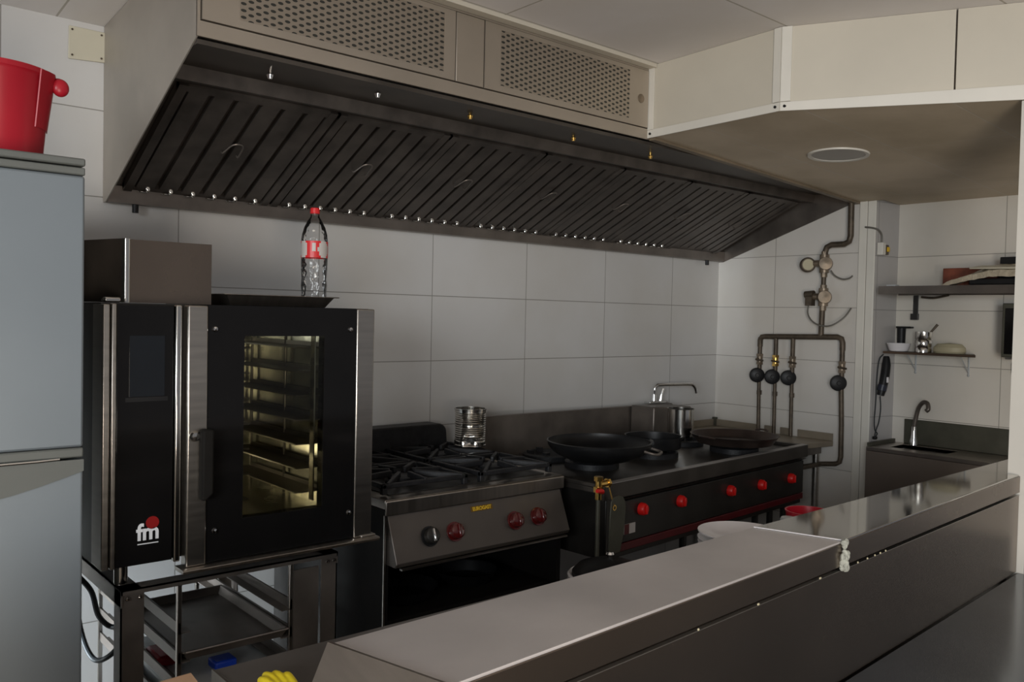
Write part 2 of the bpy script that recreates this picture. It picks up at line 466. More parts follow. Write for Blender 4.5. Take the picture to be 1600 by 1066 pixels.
angle_trim(B, lerp(B, Cc, 0.045), 0, 5, LOW(B[0]) + 0.029, LOW(B[0]) + 0.029, 2.55)
m = MB()
for p, q, t in ((A, B, 0.025), (A, B, 0.975), (B, Cc, 0.025)):
    c = lerp(p, q, t)
    m.cyl((c[0] - 0.011, c[1], LOW(c[0]) + 0.012), (c[0] - 0.004, c[1], LOW(c[0]) + 0.012), 0.005, n=10)
struct(m.build('trim_6', 'black_plastic'))
# corner guards on the wall end beside the alcove, and the ceiling angle strips
struct(MB().box(-0.009, -0.001, -0.957, -0.914, 0.0, LOW(0)).build('trim_7', 'trim', bevel=0.002))
struct(MB().box(-0.011, -0.001, -1.006, -0.960, 0.0, LOW(0)).build('trim_8', 'trim', bevel=0.004))
m = MB(); m.hexa([(-1.73, -0.915, LOW(-1.73) - 0.012), (-0.01, -0.915, LOW(0) - 0.012), (-0.01, -0.886, LOW(0) - 0.012), (-1.73, -0.886, LOW(-1.73) - 0.012),
                  (-1.73, -0.915, LOW(-1.73) - 0.001), (-0.01, -0.915, LOW(0) - 0.001), (-0.01, -0.886, LOW(0) - 0.001), (-1.73, -0.886, LOW(-1.73) - 0.001)])
struct(m.build('trim_9', 'grease_line'))
struct(MB().box(-3.61, -1.74, -0.925, -0.887, 2.536, 2.551).build('trim_10', 'bulkhead'))

# ------------------------------------------------------------------ cover plate on the back wall
t = thing('cover_plate', 'cream blank cover plate screwed to the tiled wall left of the hood', 'cover plate', (-3.655, 0.0, 2.36))
MB().extr([(-3.715, -0.002, 2.352), (-3.598, -0.002, 2.360), (-3.598, -0.002, 2.464), (-3.713, -0.002, 2.464)], (0, -0.006, 0)).build('plate', 'cream', t, bevel=0.002)
for x, z in ((-3.703, 2.366), (-3.610, 2.372), (-3.703, 2.452), (-3.610, 2.452)):
    MB().cyl((x, -0.0085, z), (x, -0.0105, z), 0.0035, n=10).build('screw', 'old_pipe', t)

# ------------------------------------------------------------------ extractor hood
HX0, HX1, HF = -3.60, -0.003, -0.88
hood = thing('extractor_hood', 'long stainless extractor hood with greasy baffle filters over the cooking line', 'extractor hood', (-1.8, -0.44, 1.872))
tri = [(-0.002, 1.876), (-0.035, 1.876), (HF, 2.250), (HF, 2.548), (-0.002, 2.484)]
MB().extr([(HX0, y, z) for y, z in tri], (0.004, 0, 0)).build('end_panel', 'hood_side', hood)
tri2 = [(-0.002, 1.872), (-0.035, 1.872), (HF, 2.168), (HF, 2.30), (-0.002, 2.30)]
MB().extr([(HX1, y, z) for y, z in tri2], (-0.004, 0, 0)).build('end_panel', 'steel_dark', hood)
# canopy lining: sloped ceiling behind the filters, front gutter
m = MB()
m.box(HX0 + 0.004, HX1 - 0.004, -0.010, -0.004, 1.885, 2.46)
m.hexa([(HX0 + 0.004, -0.60, 2.222), (HX1 - 0.004, -0.60, 2.222), (HX1 - 0.004, -0.05, 1.965), (HX0 + 0.004, -0.05, 1.965),
        (HX0 + 0.004, -0.60, 2.240), (HX1 - 0.004, -0.60, 2.240), (HX1 - 0.004, -0.05, 1.985), (HX0 + 0.004, -0.05, 1.985)])
m.box(HX0 + 0.004, HX1 - 0.004, -0.872, -0.60, 2.232, 2.245)
m.build('canopy_lining', 'hood_in', hood)
m = MB().extr([(HX0 + 0.004, -0.60, 2.19), (HX0 + 0.004, -0.635, 2.19), (HX0 + 0.004, -0.645, 2.232), (HX0 + 0.004, -0.60, 2.232)], (HX1 - HX0 - 0.008, 0, 0))
m.build('filter_rail', 'filter', hood)
m = MB().extr([(HX0 + 0.005, -0.020, 1.874), (HX0 + 0.005, -0.044, 1.876), (HX0 + 0.005, -0.048, 1.934), (HX0 + 0.005, -0.042, 1.934), (HX0 + 0.005, -0.039, 1.882), (HX0 + 0.005, -0.020, 1.880)], (HX1 - HX0 - 0.010, 0, 0))
m.build('grease_gutter', 'steel_dark', hood)
# fascia: frame strips and two perforated panels
m = MB()
m.box(HX0, HX1 - 1.72, HF - 0.004, HF + 0.004, 2.250, 2.292)
m.box(HX0, -1.737, HF - 0.004, HF + 0.004, 2.530, 2.549)
m.box(HX0, -3.592, HF - 0.004, HF + 0.004, 2.292, 2.530)
m.box(-1.737, HX1, HF - 0.003, HF + 0.003, 2.262, 2.549)
m.build('front_frame', 'steel_satin', hood)
for x0, x1 in ((-3.588, -2.735), (-2.730, -2.612), (-2.607, -1.745)):
    nm = 'fascia_panel'
    if x1 - x0 < 0.2:
        MB().box(x0, x1, HF - 0.008, HF + 0.004, 2.296, 2.527).build('fascia_strip', 'steel_satin', hood, bevel=0.0015)
        continue
    hx0, hx1 = (x0 + 0.105, x1 - 0.045) if x0 < -3 else (x0 + 0.07, x1 - 0.115)
    m = MB()
    m.box(x0, hx0, HF - 0.008, HF + 0.004, 2.296, 2.527); m.box(hx1, x1, HF - 0.008, HF + 0.004, 2.296, 2.527)
    m.box(hx0, hx1, HF - 0.008, HF + 0.004, 2.296, 2.318); m.box(hx0, hx1, HF - 0.008, HF + 0.004, 2.510, 2.527)
    fp = m.build('fascia_panel', 'steel_satin', hood)
    MB().box(hx0, hx1, HF - 0.0075, HF + 0.003, 2.318, 2.510).build('perforated_sheet', 'perf', fp)
MB().cyl((-1.790, HF - 0.010, 2.408), (-1.790, HF - 0.004, 2.408), 0.018, n=20).build('round_plug', 'old_valve', hood)
# seven baffle filters
dirv = Vector((0, -0.552, 0.262)); L = dirv.length; dn = dirv.normalized()
up = Vector((0, dn.z, -dn.y)); up = up if up.z < 0 else -up           # towards the cook
bounds = [-3.555, -3.010, -2.535, -2.045, -1.560, -1.075, -0.590, -0.105]
for k in range(7):
    x0, x1 = bounds[k] + 0.006, bounds[k + 1] - 0.006
    base = Vector((0, -0.050, 1.930))
    def P(x, a, d): return Vector((x, 0, 0)) + base + dn * (a * L) + up * d
    m = MB()
    def bar(xa, xb, a0, a1, d0, d1, mi=0):
        m.hexa([P(xa, a0, d0), P(xb, a0, d0), P(xb, a1, d0), P(xa, a1, d0), P(xa, a0, d1), P(xb, a0, d1), P(xb, a1, d1), P(xa, a1, d1)], mi)
    bar(x0, x0 + 0.028, 0, 1, -0.010, 0.014); bar(x1 - 0.028, x1, 0, 1, -0.010, 0.014)
    bar(x0, x1, 0.0, 0.035, -0.010, 0.006); bar(x0, x1, 0.955, 1.0, -0.010, 0.012)
    nb = 6; w = (x1 - x0 - 0.056) / nb
    for i in range(nb):
        c = x0 + 0.028 + w * (i + 0.5)
        bar(c - w * 0.38, c + w * 0.38, 0.03, 0.97, 0.002, 0.010)
        bar(c - w * 0.38, c - w * 0.33, 0.03, 0.97, -0.008, 0.004); bar(c + w * 0.33, c + w * 0.38, 0.03, 0.97, -0.008, 0.004)
        q = P(c + w * 0.1, 0.045, 0.012)
        if k < 6:
            m.ball(q, 0.008, 0.007, 0.017, n=10, k=8, m=1)
            m.ball(P(c, 0.004, 0.012), 0.018, 0.005, 0.0045, n=10, k=6, m=1)
    bar(x0, x1, 0.02, 0.98, -0.014, -0.011)
    f = m.build('baffle_filter', ['filter', 'steel_bright'], hood)
    hm = MB(); xc = (x0 + x1) / 2
    hm.tube([P(xc - 0.028, 0.5, 0.012), P(xc - 0.028, 0.52, 0.024), P(xc - 0.010, 0.60, 0.022), P(xc + 0.024, 0.60, 0.022), P(xc + 0.030, 0.50, 0.024), P(xc + 0.030, 0.48, 0.012)], 0.003, n=6, smooth=4)
    hm.build('handle', 'steel_dark', f)
for i, (x, z) in enumerate(((-3.34, 2.213), (-2.965, 2.226), (-2.58, 2.219), (-2.06, 2.219), (-1.59, 2.212))):
    m = MB(); y = -0.775
    m.cyl((x, y, 2.234), (x, y, z + 0.006), 0.006, n=10); m.lathe([(0.0, 0.004), (0.006, 0.004), (0.011, 0.0), (0.007, -0.012), (0.0, -0.013)], (x, y, z + 0.004), n=14)
    m.build('spray_nozzle', 'chrome' if i < 2 else 'brass', hood)
for x in (-3.50, -0.165):
    MB().cyl((x, -0.032, 1.875), (x, -0.032, 1.846), 0.011, n=12).build('drain_plug', 'black_plastic', hood)

# ------------------------------------------------------------------ refrigerator and bucket
FX1, FY = -3.918, -1.05
fr = thing('refrigerator', 'tall silver two-door refrigerator beside the oven, red bucket on top', 'refrigerator', (-4.22, -0.75, 0.0))
FX0 = FX1 - 0.60
MB().box(FX0 + 0.004, FX1 - 0.004, FY + 0.055, -0.45, 0.02, 1.832).build('cabinet', 'fridge_trim', fr, bevel=0.006)
MB().box(FX0, FX1, FY - 0.004, -0.45, 1.834, 1.852).build('top_cap', 'fridge_trim', fr, bevel=0.004)
m = MB().box(FX0, FX1, FY, FY + 0.05, 1.178, 1.812)
d1 = m.build('door', 'fridge', fr, bevel=0.006)
MB().box(FX0, FX1, FY - 0.001, FY + 0.05, 1.813, 1.831).build('door_cap', 'fridge_trim', d1, bevel=0.003)
MB().box(FX0, FX1, FY - 0.002, FY + 0.05, 1.154, 1.177).build('door_sill', 'fridge_trim', d1, bevel=0.004)
d2 = MB().box(FX0, FX1, FY, FY + 0.05, 0.06, 1.148).build('door', 'fridge', fr, bevel=0.006)
cur = []
for i in range(13):
    tt = i / 12.0
    cur.append((FX1 - 0.60 * tt, FY - 0.004, 1.122 - 0.060 * math.sin(PI * min(1, tt * 1.0))))
m = MB().extr([(FX1, FY - 0.004, 1.1495), (FX0, FY - 0.004, 1.1495)] + cur[::-1], (0, 0.006, 0))
m.build('grip_panel', 'fridge_trim', d2)
m = MB().tube([(FX1 - 0.052, FY - 0.005, 1.1535), (FX1 - 0.10, FY - 0.008, 1.1525), (FX1 - 0.40, FY - 0.010, 1.1515), (FX1 - 0.54, FY - 0.005, 1.1535)], 0.0035, n=8)
m.build('grip_strip', 'chrome', d2)
for x in (FX0 + 0.06, FX1 - 0.06):
    for y in (FY + 0.09, -0.50):
        MB().cyl((x, y, 0), (x, y, 0.022), 0.02, n=12).build('foot', 'black_plastic', fr)

bc = Vector((-4.070, -0.82, 1.852))
bk = thing('bucket', 'red plastic mop bucket with pouring lip on top of the refrigerator', 'bucket', bc)
prof = [(0.0, 0.0), (0.100, 0.0), (0.108, 0.008), (0.125, 0.205), (0.130, 0.212), (0.130, 0.224), (0.121, 0.224), (0.117, 0.20), (0.102, 0.014), (0.0, 0.010)]
MB().lathe(prof, bc, n=56).build('pail', 'red_plastic', bk)
# side lug in front of the pail and its hanging grip
a0 = math.radians(-28)
def bp_(ang, r, z): return bc + Vector((r * math.cos(ang), r * math.sin(ang), z))
m = MB()
ring = []
for a in (-22, -11, 0, 11, 22):
    an = a0 + math.radians(a)
    ring.append((bp_(an, 0.1155, 0.085), bp_(an, 0.137 - 0.006 * abs(a) / 22, 0.222)))
fs = []
vs = []
for lo, hi in ring: vs += [lo, hi, hi + Vector((0.0025, -0.0012, 0)), lo + Vector((0.0025, -0.0012, 0))]
for i in range(4):
    for j in range(4):
        fs.append((i * 4 + j, i * 4 + (j + 1) % 4, (i + 1) * 4 + (j + 1) % 4, (i + 1) * 4 + j))
fs += [(3, 2, 1, 0), (16, 17, 18, 19)]
m.add(vs, fs); m.build('pouring_lug', 'red_plastic', bk)
m = MB()
q = bp_(a0 + 0.10, 0.148, 0.194)
m.ball(q, 0.020, 0.013, 0.022, n=20, k=12)
m.tube([bp_(a0 + 0.25, 0.134, 0.214), bp_(a0 + 0.18, 0.142, 0.210), q], [0.008, 0.011, 0.012], n=10)
m.build('carry_handle', 'red_plastic', bk)

# ------------------------------------------------------------------ combi oven on its stand
ov = thing('combi_oven', 'black glass-fronted combi oven with steel edges on a steel stand', 'oven', (-3.465, -0.54, 0.845))
OX0, OX1, OY, OZ0, OZ1 = -3.850, -3.080, -0.930, 0.845, 1.520
cx0, cx1, cz0, cz1 = -3.535, -3.185, 0.905, 1.465
m = MB()
m.box(OX0, cx0, OY, -0.15, OZ0, OZ1); m.box(cx1, OX1, OY, -0.15, OZ0, OZ1)
m.box(cx0, cx1, OY, -0.15, OZ0, cz0); m.box(cx0, cx1, OY, -0.15, cz1, OZ1); m.box(cx0, cx1, -0.30, -0.15, cz0, cz1)
m.build('cabinet', 'black_enamel', ov)
m = MB(); g = 0.003
m.box(cx0 + g, cx0 + 2 * g, OY + .01, -0.305, cz0 + g, cz1 - g); m.box(cx1 - 2 * g, cx1 - g, OY + .01, -0.305, cz0 + g, cz1 - g)
m.box(cx0 + g, cx1 - g, OY + .01, -0.305, cz0 + g, cz0 + 2 * g); m.box(cx0 + g, cx1 - g, OY + .01, -0.305, cz1 - 2 * g, cz1 - g)
m.box(cx0 + g, cx1 - g, -0.309, -0.305, cz0 + g, cz1 - g)
m.build('cavity_lining', 'cavity', ov)
for side in (0, 1):
    xs = cx0 + 0.018 if side == 0 else cx1 - 0.018
    s_ = 1 if side == 0 else -1
    m = MB()
    for y in (-0.86, -0.62, -0.36):
        m.cyl((xs, y, cz0 + 0.008), (xs, y, cz1 - 0.008), 0.005, n=8)
    m.build('rack_upright', 'steel_dark', ov)
    m = MB()
    for i in range(7):
        z = 0.960 + i * 0.073
        m.box(min(xs, xs + s_ * 0.085), max(xs, xs + s_ * 0.085), -0.87, -0.35, z, z + 0.004)
        m.box(xs - 0.002, xs + 0.002, -0.87, -0.35, z, z + 0.016)
    m.build('tray_runner', 'steel_dark', ov)
m = MB()
m.box(OX0 - 0.001, -3.834, -0.952, -0.86, OZ0, OZ1 - 0.004); m.box(-3.831, -3.819, -0.955, OY, OZ0, OZ1 - 0.002)
m.build('corner_trim', 'steel', ov, bevel=0.003)
cp = MB().box(-3.818, -3.676, -0.950, OY, OZ0 + 0.001, OZ1 - 0.004).build('control_panel', 'black_glass', ov, bevel=0.002)
sc = MB().box(-3.787, -3.700, -0.9515, -0.9502, 1.281, 1.437).build('screen', 'screen', cp)
m = MB(); m.box(-3.796, -3.691, -0.9512, -0.9502, 1.268, 1.279); m.build('screen_border', 'black_plastic', cp)
# brand mark: red dot over white letters and an underline
m = MB().cyl((-3.727, -0.9502, 0.952), (-3.727, -0.9518, 0.952), 0.0165, n=32)
m.build('brand_dot', 'brand_red', cp)
text_mesh('brand_lettering', 'fm', 0.060, 'white_print', cp, Vector((-3.738, -0.9512, 0.910)) - Vector(ov['org']), (1, 0, 0), (0, 0, 1), extrude=0.0006, offset=0.0016, width=0.056)
MB().box(-3.764, -3.712, -0.9518, -0.9502, 0.898, 0.9005).build('brand_underline', 'white_print', cp)
MB().box(-3.674, -3.657, -0.957, OY, OZ0 - 0.006, OZ1 - 0.002).build('door_rail', 'steel_bright', ov, bevel=0.004)
DY0, DY1 = -0.968, -0.934
wx0, wx1, wz0, wz1 = -3.492, -3.249, 0.934, 1.437
m = MB()
m.box(-3.594, wx0, DY0, DY1, 0.828, OZ1); m.box(wx1, -3.144, DY0, DY1, 0.828, OZ1)
m.box(wx0, wx1, DY0, DY1, 0.828, wz0); m.box(wx0, wx1, DY0, DY1, wz1, OZ1)
door = m.build('door', 'black_glass', ov)
MB().box(wx0 - 0.002, wx1 + 0.002, DY0 + 0.004, DY0 + 0.008, wz0 - 0.002, wz1 + 0.002).build('window_pane', 'glass', door)
MB().box(wx1 - 0.026, wx1 - 0.022, DY0 + 0.010, DY1, wz0 + 0.02, wz1).build('inner_glass_edge', 'steel_bright', door)
MB().box(-3.648, -3.595, DY0 - 0.006, DY1, 0.824, OZ1 - 0.002).build('handle_rail', 'steel', door, bevel=0.004)
MB().box(-3.143, -3.082, DY0 - 0.004, DY1, 0.824, OZ1 - 0.001).build('hinge_rail', 'steel', door, bevel=0.004)
m = MB()
m.extr([(-3.618, DY0 - 0.006, 1.190), (-3.586, DY0 - 0.006, 1.190), (-3.586, DY0 - 0.006, 1.018), (-3.606, DY0 - 0.006, 1.002), (-3.618, DY0 - 0.006, 1.002)], (0, -0.030, 0))
m.build('handle', 'matte_black', door, bevel=0.006)
m = MB().lathe([(0.0, 0.010), (0.010, 0.009), (0.014, 0.004), (0.015, 0.0)], (-3.628, DY0 - 0.006, 1.172), n=18, axis=(0, -1, 0))
m.build('lock_button', 'steel_bright', door)
for x, z in ((-3.575, 1.456), (-3.164, 1.457), (-3.570, 0.910), (-3.160, 0.905)):
    MB().lathe([(0.0, 0.0075), (0.006, 0.006), (0.0085, 0.0)], (x, DY0, z), n=16, axis=(0, -1, 0)).build('screw', 'chrome', door)
m = MB().extr([(-3.662, OY, 0.812), (-3.662, -0.992, 0.812), (-3.662, -0.995, 0.820), (-3.662, -0.990, 0.823), (-3.662, OY, 0.823)], (0.598, 0, 0))
m.build('drip_tray', 'steel_h', ov, bevel=0.001)
MB().box(-3.12, -3.07, -0.978, OY, 0.8235, 0.830).build('hinge_bracket', 'steel', ov, bevel=0.002)
for x, y in ((-3.785, -0.885), (-3.235, -0.86), (-3.785, -0.22), (-3.235, -0.22), (-3.50, -0.86)):
    MB().cyl((x, y, 0.787), (x, y, 0.845), 0.017, n=18).build('foot', 'steel_bright', ov)
# things lying on the oven
m = MB()
m.box(-3.888, -3.545, -0.862, -0.36, 1.5205, 1.688)
bx = thing('steel_box', 'folded stainless steel box on top of the oven, nearest the refrigerator', 'steel box', (-3.70, -0.60, 1.5205))
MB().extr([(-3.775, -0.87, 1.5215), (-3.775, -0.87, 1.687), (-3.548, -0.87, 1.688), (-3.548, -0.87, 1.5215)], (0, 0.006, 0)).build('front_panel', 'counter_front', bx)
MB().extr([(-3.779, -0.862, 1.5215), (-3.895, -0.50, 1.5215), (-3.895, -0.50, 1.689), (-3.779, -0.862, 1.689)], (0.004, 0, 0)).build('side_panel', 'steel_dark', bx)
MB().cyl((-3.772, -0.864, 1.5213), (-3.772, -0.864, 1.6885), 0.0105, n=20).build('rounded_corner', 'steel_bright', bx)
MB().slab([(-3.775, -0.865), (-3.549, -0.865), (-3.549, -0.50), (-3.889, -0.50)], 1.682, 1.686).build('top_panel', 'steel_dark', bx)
MB().box(-3.548, -3.538, -0.80, -0.50, 1.5213, 1.672).build('back_panel', 'steel_dark', bx)
o = MB().box(-3.838, -3.798, -0.915, -0.885, 1.5205, 1.534).build('steel_bracket', 'steel_bright', bevel=0.004)
recentre(o, (-3.818, -0.90, 1.5205)); solo(o, 'short shiny steel bracket lying on the front left corner of the oven top', 'bracket')
# shallow oven tray
tr = thing('baking_tray', 'dark shallow baking tray lying on top of the oven under the bottle', 'baking tray', (-3.31, -0.70, 1.5205))
m = MB()
x0, x1, y0, y1 = -3.500, -3.160, -0.86, -0.52
def tray(m, x0, x1, y0, y1, z, h, sl, lip, t=0.003):
    def rect(e, zz): return [(x0 + e, y0 + e, zz), (x1 - e, y0 + e, zz), (x1 - e, y1 - e, zz), (x0 + e, y1 - e, zz)]
    R = [rect(sl, z), rect(0, z + h), rect(-lip, z + h), rect(-lip, z + h + t), rect(0.002, z + h + t), rect(sl + 0.002, z + t)]
    vs = sum(R, []); fs = [(3, 2, 1, 0), (20, 21, 22, 23)]
    for j in range(5):
        for i in range(4):
            fs.append((j * 4 + i, j * 4 + (i + 1) % 4, j * 4 + 4 + (i + 1) % 4, j * 4 + 4 + i))
    m.add(vs, fs)
tray(m, x0, x1, y0, y1, 1.5208, 0.030, 0.020, 0.012)
m.build('tray_pan', 'steel_h', tr, bevel=0.004)
# clear bottle
bo = Vector((-3.094, -0.600, 1.5205))
bt = thing('plastic_bottle', 'empty clear plastic bottle with red label and red cap on the oven', 'bottle', bo)
prof = [(0.0, 0.004), (0.030, 0.0), (0.041, 0.006), (0.043, 0.03), (0.0405, 0.05), (0.043, 0.075), (0.041, 0.10), (0.0435, 0.13), (0.044, 0.165), (0.044, 0.225),
        (0.042, 0.245), (0.035, 0.27), (0.024, 0.292), (0.0150, 0.306), (0.0135, 0.314), (0.0135, 0.318)]
MB().lathe(prof, bo, n=40).build('bottle_body', 'bottle', bt)
MB().cyl(bo + Vector((0, 0, 0.3165)), bo + Vector((0, 0, 0.336)), 0.0165, 0.0155, n=24).build('cap', 'label_red', bt, bevel=0.002)
m = MB(); n = 48; vs = []; fs = []; mi = []
rows = 8
for j in range(rows + 1):
    for i in range(n):
        a = 2 * PI * i / n
        vs.append(bo + Vector((0.0448 * math.cos(a), 0.0448 * math.sin(a), 0.168 + 0.055 * j / rows)))
for j in range(rows):
    for i in range(n):
        am = ((i + 0.5) / n * 360 + 128) % 360     # pale swooshes where the print ends
        zz = (j + 0.5) / rows
        d = min((am - 55) % 360, 360 - (am - 55) % 360)
        d2 = min((am - 312) % 360, 360 - (am - 312) % 360)
        w = 46 * math.sqrt(max(0, 1 - (2 * zz - 1) ** 2)) + 2
        pale = d < w * 0.62 or d2 < w * 0.62 or (0.40 < zz < 0.9 and abs(am - 0) < 12)
        m.add([vs[j * n + i], vs[j * n + (i + 1) % n], vs[(j + 1) * n + (i + 1) % n], vs[(j + 1) * n + i]], [(0, 1, 2, 3)], 1 if pale else 0)
m.build('label_sleeve', ['label_red', 'label_pale'], bt)

# oven stand
st = thing('oven_stand', 'dark steel open stand with tray runners under the combi oven', 'stand', (-3.48, -0.56, 0.0))
SX0, SX1, SY0, SY1, SZ = -3.803, -3.185, -0.953, -0.16, 0.787
m = MB()
m.box(SX0, SX1, SY0, SY0 + 0.004, SZ - 0.014, SZ); m.box(SX0, SX1, SY0, SY0 + 0.05, SZ - 0.004, SZ)
m.box(SX0, SX1, SY1 - 0.004, SY1, SZ - 0.034, SZ); m.box(SX0, SX0 + 0.004, SY0, SY1, SZ - 0.045, SZ); m.box(SX1 - 0.004, SX1, SY0, SY1, SZ - 0.034, SZ)
m.box(SX0, SX0 + 0.05, SY0, SY1, SZ - 0.004, SZ); m.box(SX1 - 0.05, SX1, SY0, SY1, SZ - 0.004, SZ)
m.build('top_frame', 'steel_dark', st)
for x0_, x1_ in ((SX0, SX0 + 0.058), (SX1 - 0.052, SX1)):
    for y0_, y1_ in ((SY0 + 0.005, SY0 + 0.06), (SY1 - 0.06, SY1 - 0.005)):
        m = MB(); m.box(x0_, x1_, y0_ if y0_ < -0.5 else y1_ - 0.004, y0_ + 0.004 if y0_ < -0.5 else y1_, 0.0, SZ - 0.015)
        xs = x0_ if x0_ < -3.5 else x1_ - 0.004
        m.box(xs, xs + 0.004, y0_, y1_, 0.0, SZ - 0.0045)
        m.build('leg', 'steel_dark', st)
for x in (SX0 + 0.015, SX0 + 0.045, SX1 - 0.014, SX1 - 0.036):
    MB().lathe([(0, 0.005), (0.004, 0.004), (0.006, 0)], (x, SY0, SZ - 0.024), n=12, axis=(0, -1, 0)).build('bolt', 'chrome', st)
RX0, RX1 = -3.652, -3.330
for x in (RX0, RX1):
    for y in (SY0 + 0.010, SY1 - 0.05):
        MB().box(x - 0.006, x + 0.006, y, y + 0.012, 0.12, SZ - 0.005).build('runner_post', 'steel_h', st, bevel=0.001)
    s_ = 1 if x == RX0 else -1
    for z in (0.42, 0.50, 0.58, 0.66):
        m = MB(); m.box(x - 0.003, x + 0.003, SY0 + 0.01, SY1 - 0.04, z - 0.022, z + 0.008); m.box(min(x, x + s_ * 0.03), max(x, x + s_ * 0.03), SY0 + 0.01, SY1 - 0.04, z - 0.022, z - 0.019)
        m.build('runner', 'steel_dark', st)
MB().box(-3.322, -3.242, SY0 + 0.012, SY0 + 0.016, 0.05, SZ - 0.036).build('side_plate', 'steel_dark', st)
MB().box(SX0 + 0.065, SX1 - 0.06, SY0 + 0.02, SY1 - 0.02, 0.14, 0.16).build('bottom_shelf', 'steel_dark', st)
tr2 = thing('oven_tray', 'dark greasy oven tray slid on the runners of the oven stand', 'baking tray', (-3.49, -0.66, 0.562))
m = MB(); tray(m, RX0 + 0.012, RX1 - 0.012, -0.945, -0.45, 0.5600, 0.024, 0.012, 0.004); m.build('tray_pan', 'steel_dark', tr2, bevel=0.002)
m = MB().cyl((RX0 + 0.014, -0.9505, 0.587), (RX1 - 0.014, -0.9505, 0.587), 0.0035, n=8); m.build('front_rim', 'steel_h', tr2)
m = MB().box(RX0 + 0.04, RX1 - 0.04, -0.448, -0.446, 0.60, 0.645)
# tub and small things under the tray
tb = thing('plastic_tub', 'pale grey plastic tub under the tray in the oven stand', 'tub', (-3.47, -0.66, 0.16))
m = MB()
def rr(e, z, r=0.04, x0=-3.635, x1=-3.350, y0=-0.92, y1=-0.46):
    pts = []
    for cx, cy, a in ((x1 - r, y1 - r, 0), (x0 + r, y1 - r, 90), (x0 + r, y0 + r, 180), (x1 - r, y0 + r, 270)):
        for k in range(5):
            an = math.radians(a + k * 22.5)
            pts.append((cx + (r + e) * math.cos(an), cy + (r + e) * math.sin(an), z))
    return pts
R = [rr(-0.03, 0.162), rr(0, 0.455), rr(0.012, 0.455), rr(0.012, 0.468), rr(-0.004, 0.468), rr(-0.034, 0.168)]
vs = sum(R, []); n = 20
fs = [list(range(n))[::-1], list(range(5 * n, 6 * n))]
for j in range(5):
    for i in range(n): fs.append((j * n + i, j * n + (i + 1) % n, (j + 1) * n + (i + 1) % n, (j + 1) * n + i))
m.add(vs, fs); m.build('tub_shell', 'grey_tub', tb)
m = MB()
m.add(rr(-0.005, 0.469), [list(range(20))]); m.add(rr(-0.005, 0.472), [list(range(20))])
m.build('lid', 'grey_tub', tb)
o = MB().box(-3.52, -3.455, -0.86, -0.80, 0.4735, 0.500).build('sponge', 'blue', bevel=0.006); recentre(o, (-3.488, -0.83, 0.4735))
solo(o, 'bright blue sponge on the grey tub under the oven', 'sponge')
o = MB().box(-3.640, -3.585, -0.74, -0.62, 0.4735, 0.505).build('red_box', 'red_plastic', bevel=0.01); recentre(o, (-3.61, -0.68, 0.4735))
solo(o, 'dark red plastic box on the left side of the grey tub', 'box')
for i, pts in enumerate(([(-3.80, -0.50, 0.72), (-3.757, -0.50, 0.66), (-3.735, -0.50, 0.58), (-3.70, -0.52, 0.545), (-3.69, -0.60, 0.60), (-3.70, -0.55, 0.74)],
                         [(-3.775, -0.36, 0.80), (-3.775, -0.40, 0.62), (-3.76, -0.42, 0.50), (-3.74, -0.46, 0.44), (-3.72, -0.52, 0.455), (-3.69, -0.55, 0.50), (-3.68, -0.60, 0.60)])):
    o = MB().tube(pts, 0.008, n=10, smooth=8).build('hose', 'rubber'); recentre(o, pts[-1])
    solo(o, ('short black hose looping behind the left front leg of the oven stand', 'longer black hose hanging lower beside the refrigerator under the oven')[i], 'hose', 'hoses under the oven')

# ------------------------------------------------------------------ four-burner range
rg = thing('gas_range', 'four-burner steel gas range with dark red knobs beside the oven', 'gas range', (-2.54, -0.45, 0.0))
X0, X1 = -2.954, -2.142
m = MB()
m.box(X0, X1, -0.845, -0.03, 0.862, 0.893); m.extr([(X0, -0.845, 0.893), (X0, -0.853, 0.889), (X0, -0.853, 0.842), (X0, -0.845, 0.842)], (X1 - X0, 0, 0))
m.build('hob_top', 'steel_h', rg, bevel=0.003)
MB().box(X0 + 0.05, X1 - 0.05, -0.79, -0.10, 0.8935, 0.8975).build('drip_plate', 'black_enamel', rg)
m = MB()
m.box(X0, X0 + 0.02, -0.84, -0.03, 0.10, 0.861); m.box(X1 - 0.02, X1, -0.84, -0.03, 0.10, 0.861); m.box(X0 + 0.02, X1 - 0.02, -0.06, -0.03, 0.10, 0.861)
m.box(X0 + 0.02, X1 - 0.02, -0.82, -0.06, 0.10, 0.13); m.box(X0 + 0.02, X1 - 0.02, -0.80, -0.06, 0.455, 0.470); m.box(X0 + 0.02, X1 - 0.02, -0.80, -0.06, 0.655, 0.665)
m.build('cabinet', 'matte_black', rg)
m = MB().box(X0 - 0.001, X0 + 0.006, -0.846, -0.840, 0.12, 0.842); m.build('front_edge', 'steel', rg)
m = MB().extr([(X0 + 0.012, -0.842, 0.841), (X0 + 0.012, -0.903, 0.690), (X0 + 0.012, -0.893, 0.676), (X0 + 0.012, -0.83, 0.676), (X0 + 0.012, -0.83, 0.841)], (X1 - X0 - 0.024, 0, 0))
cpn = m.build('control_panel', 'panel_dark', rg, bevel=0.003)
MB().extr([(X0 + 0.03, -0.893, 0.668), (X0 + 0.03, -0.908, 0.668), (X0 + 0.03, -0.908, 0.674), (X0 + 0.03, -0.893, 0.674)], (X1 - X0 - 0.06, 0, 0)).build('lower_rail', 'steel', rg)
pn = Vector((0, -0.151, 0.061)).normalized(); pu = Vector((0, 0.061, 0.151)).normalized()
def on_panel(x, z):
    tt = (0.841 - z) / 0.151
    return Vector((x, -0.842 - 0.061 * tt, z))
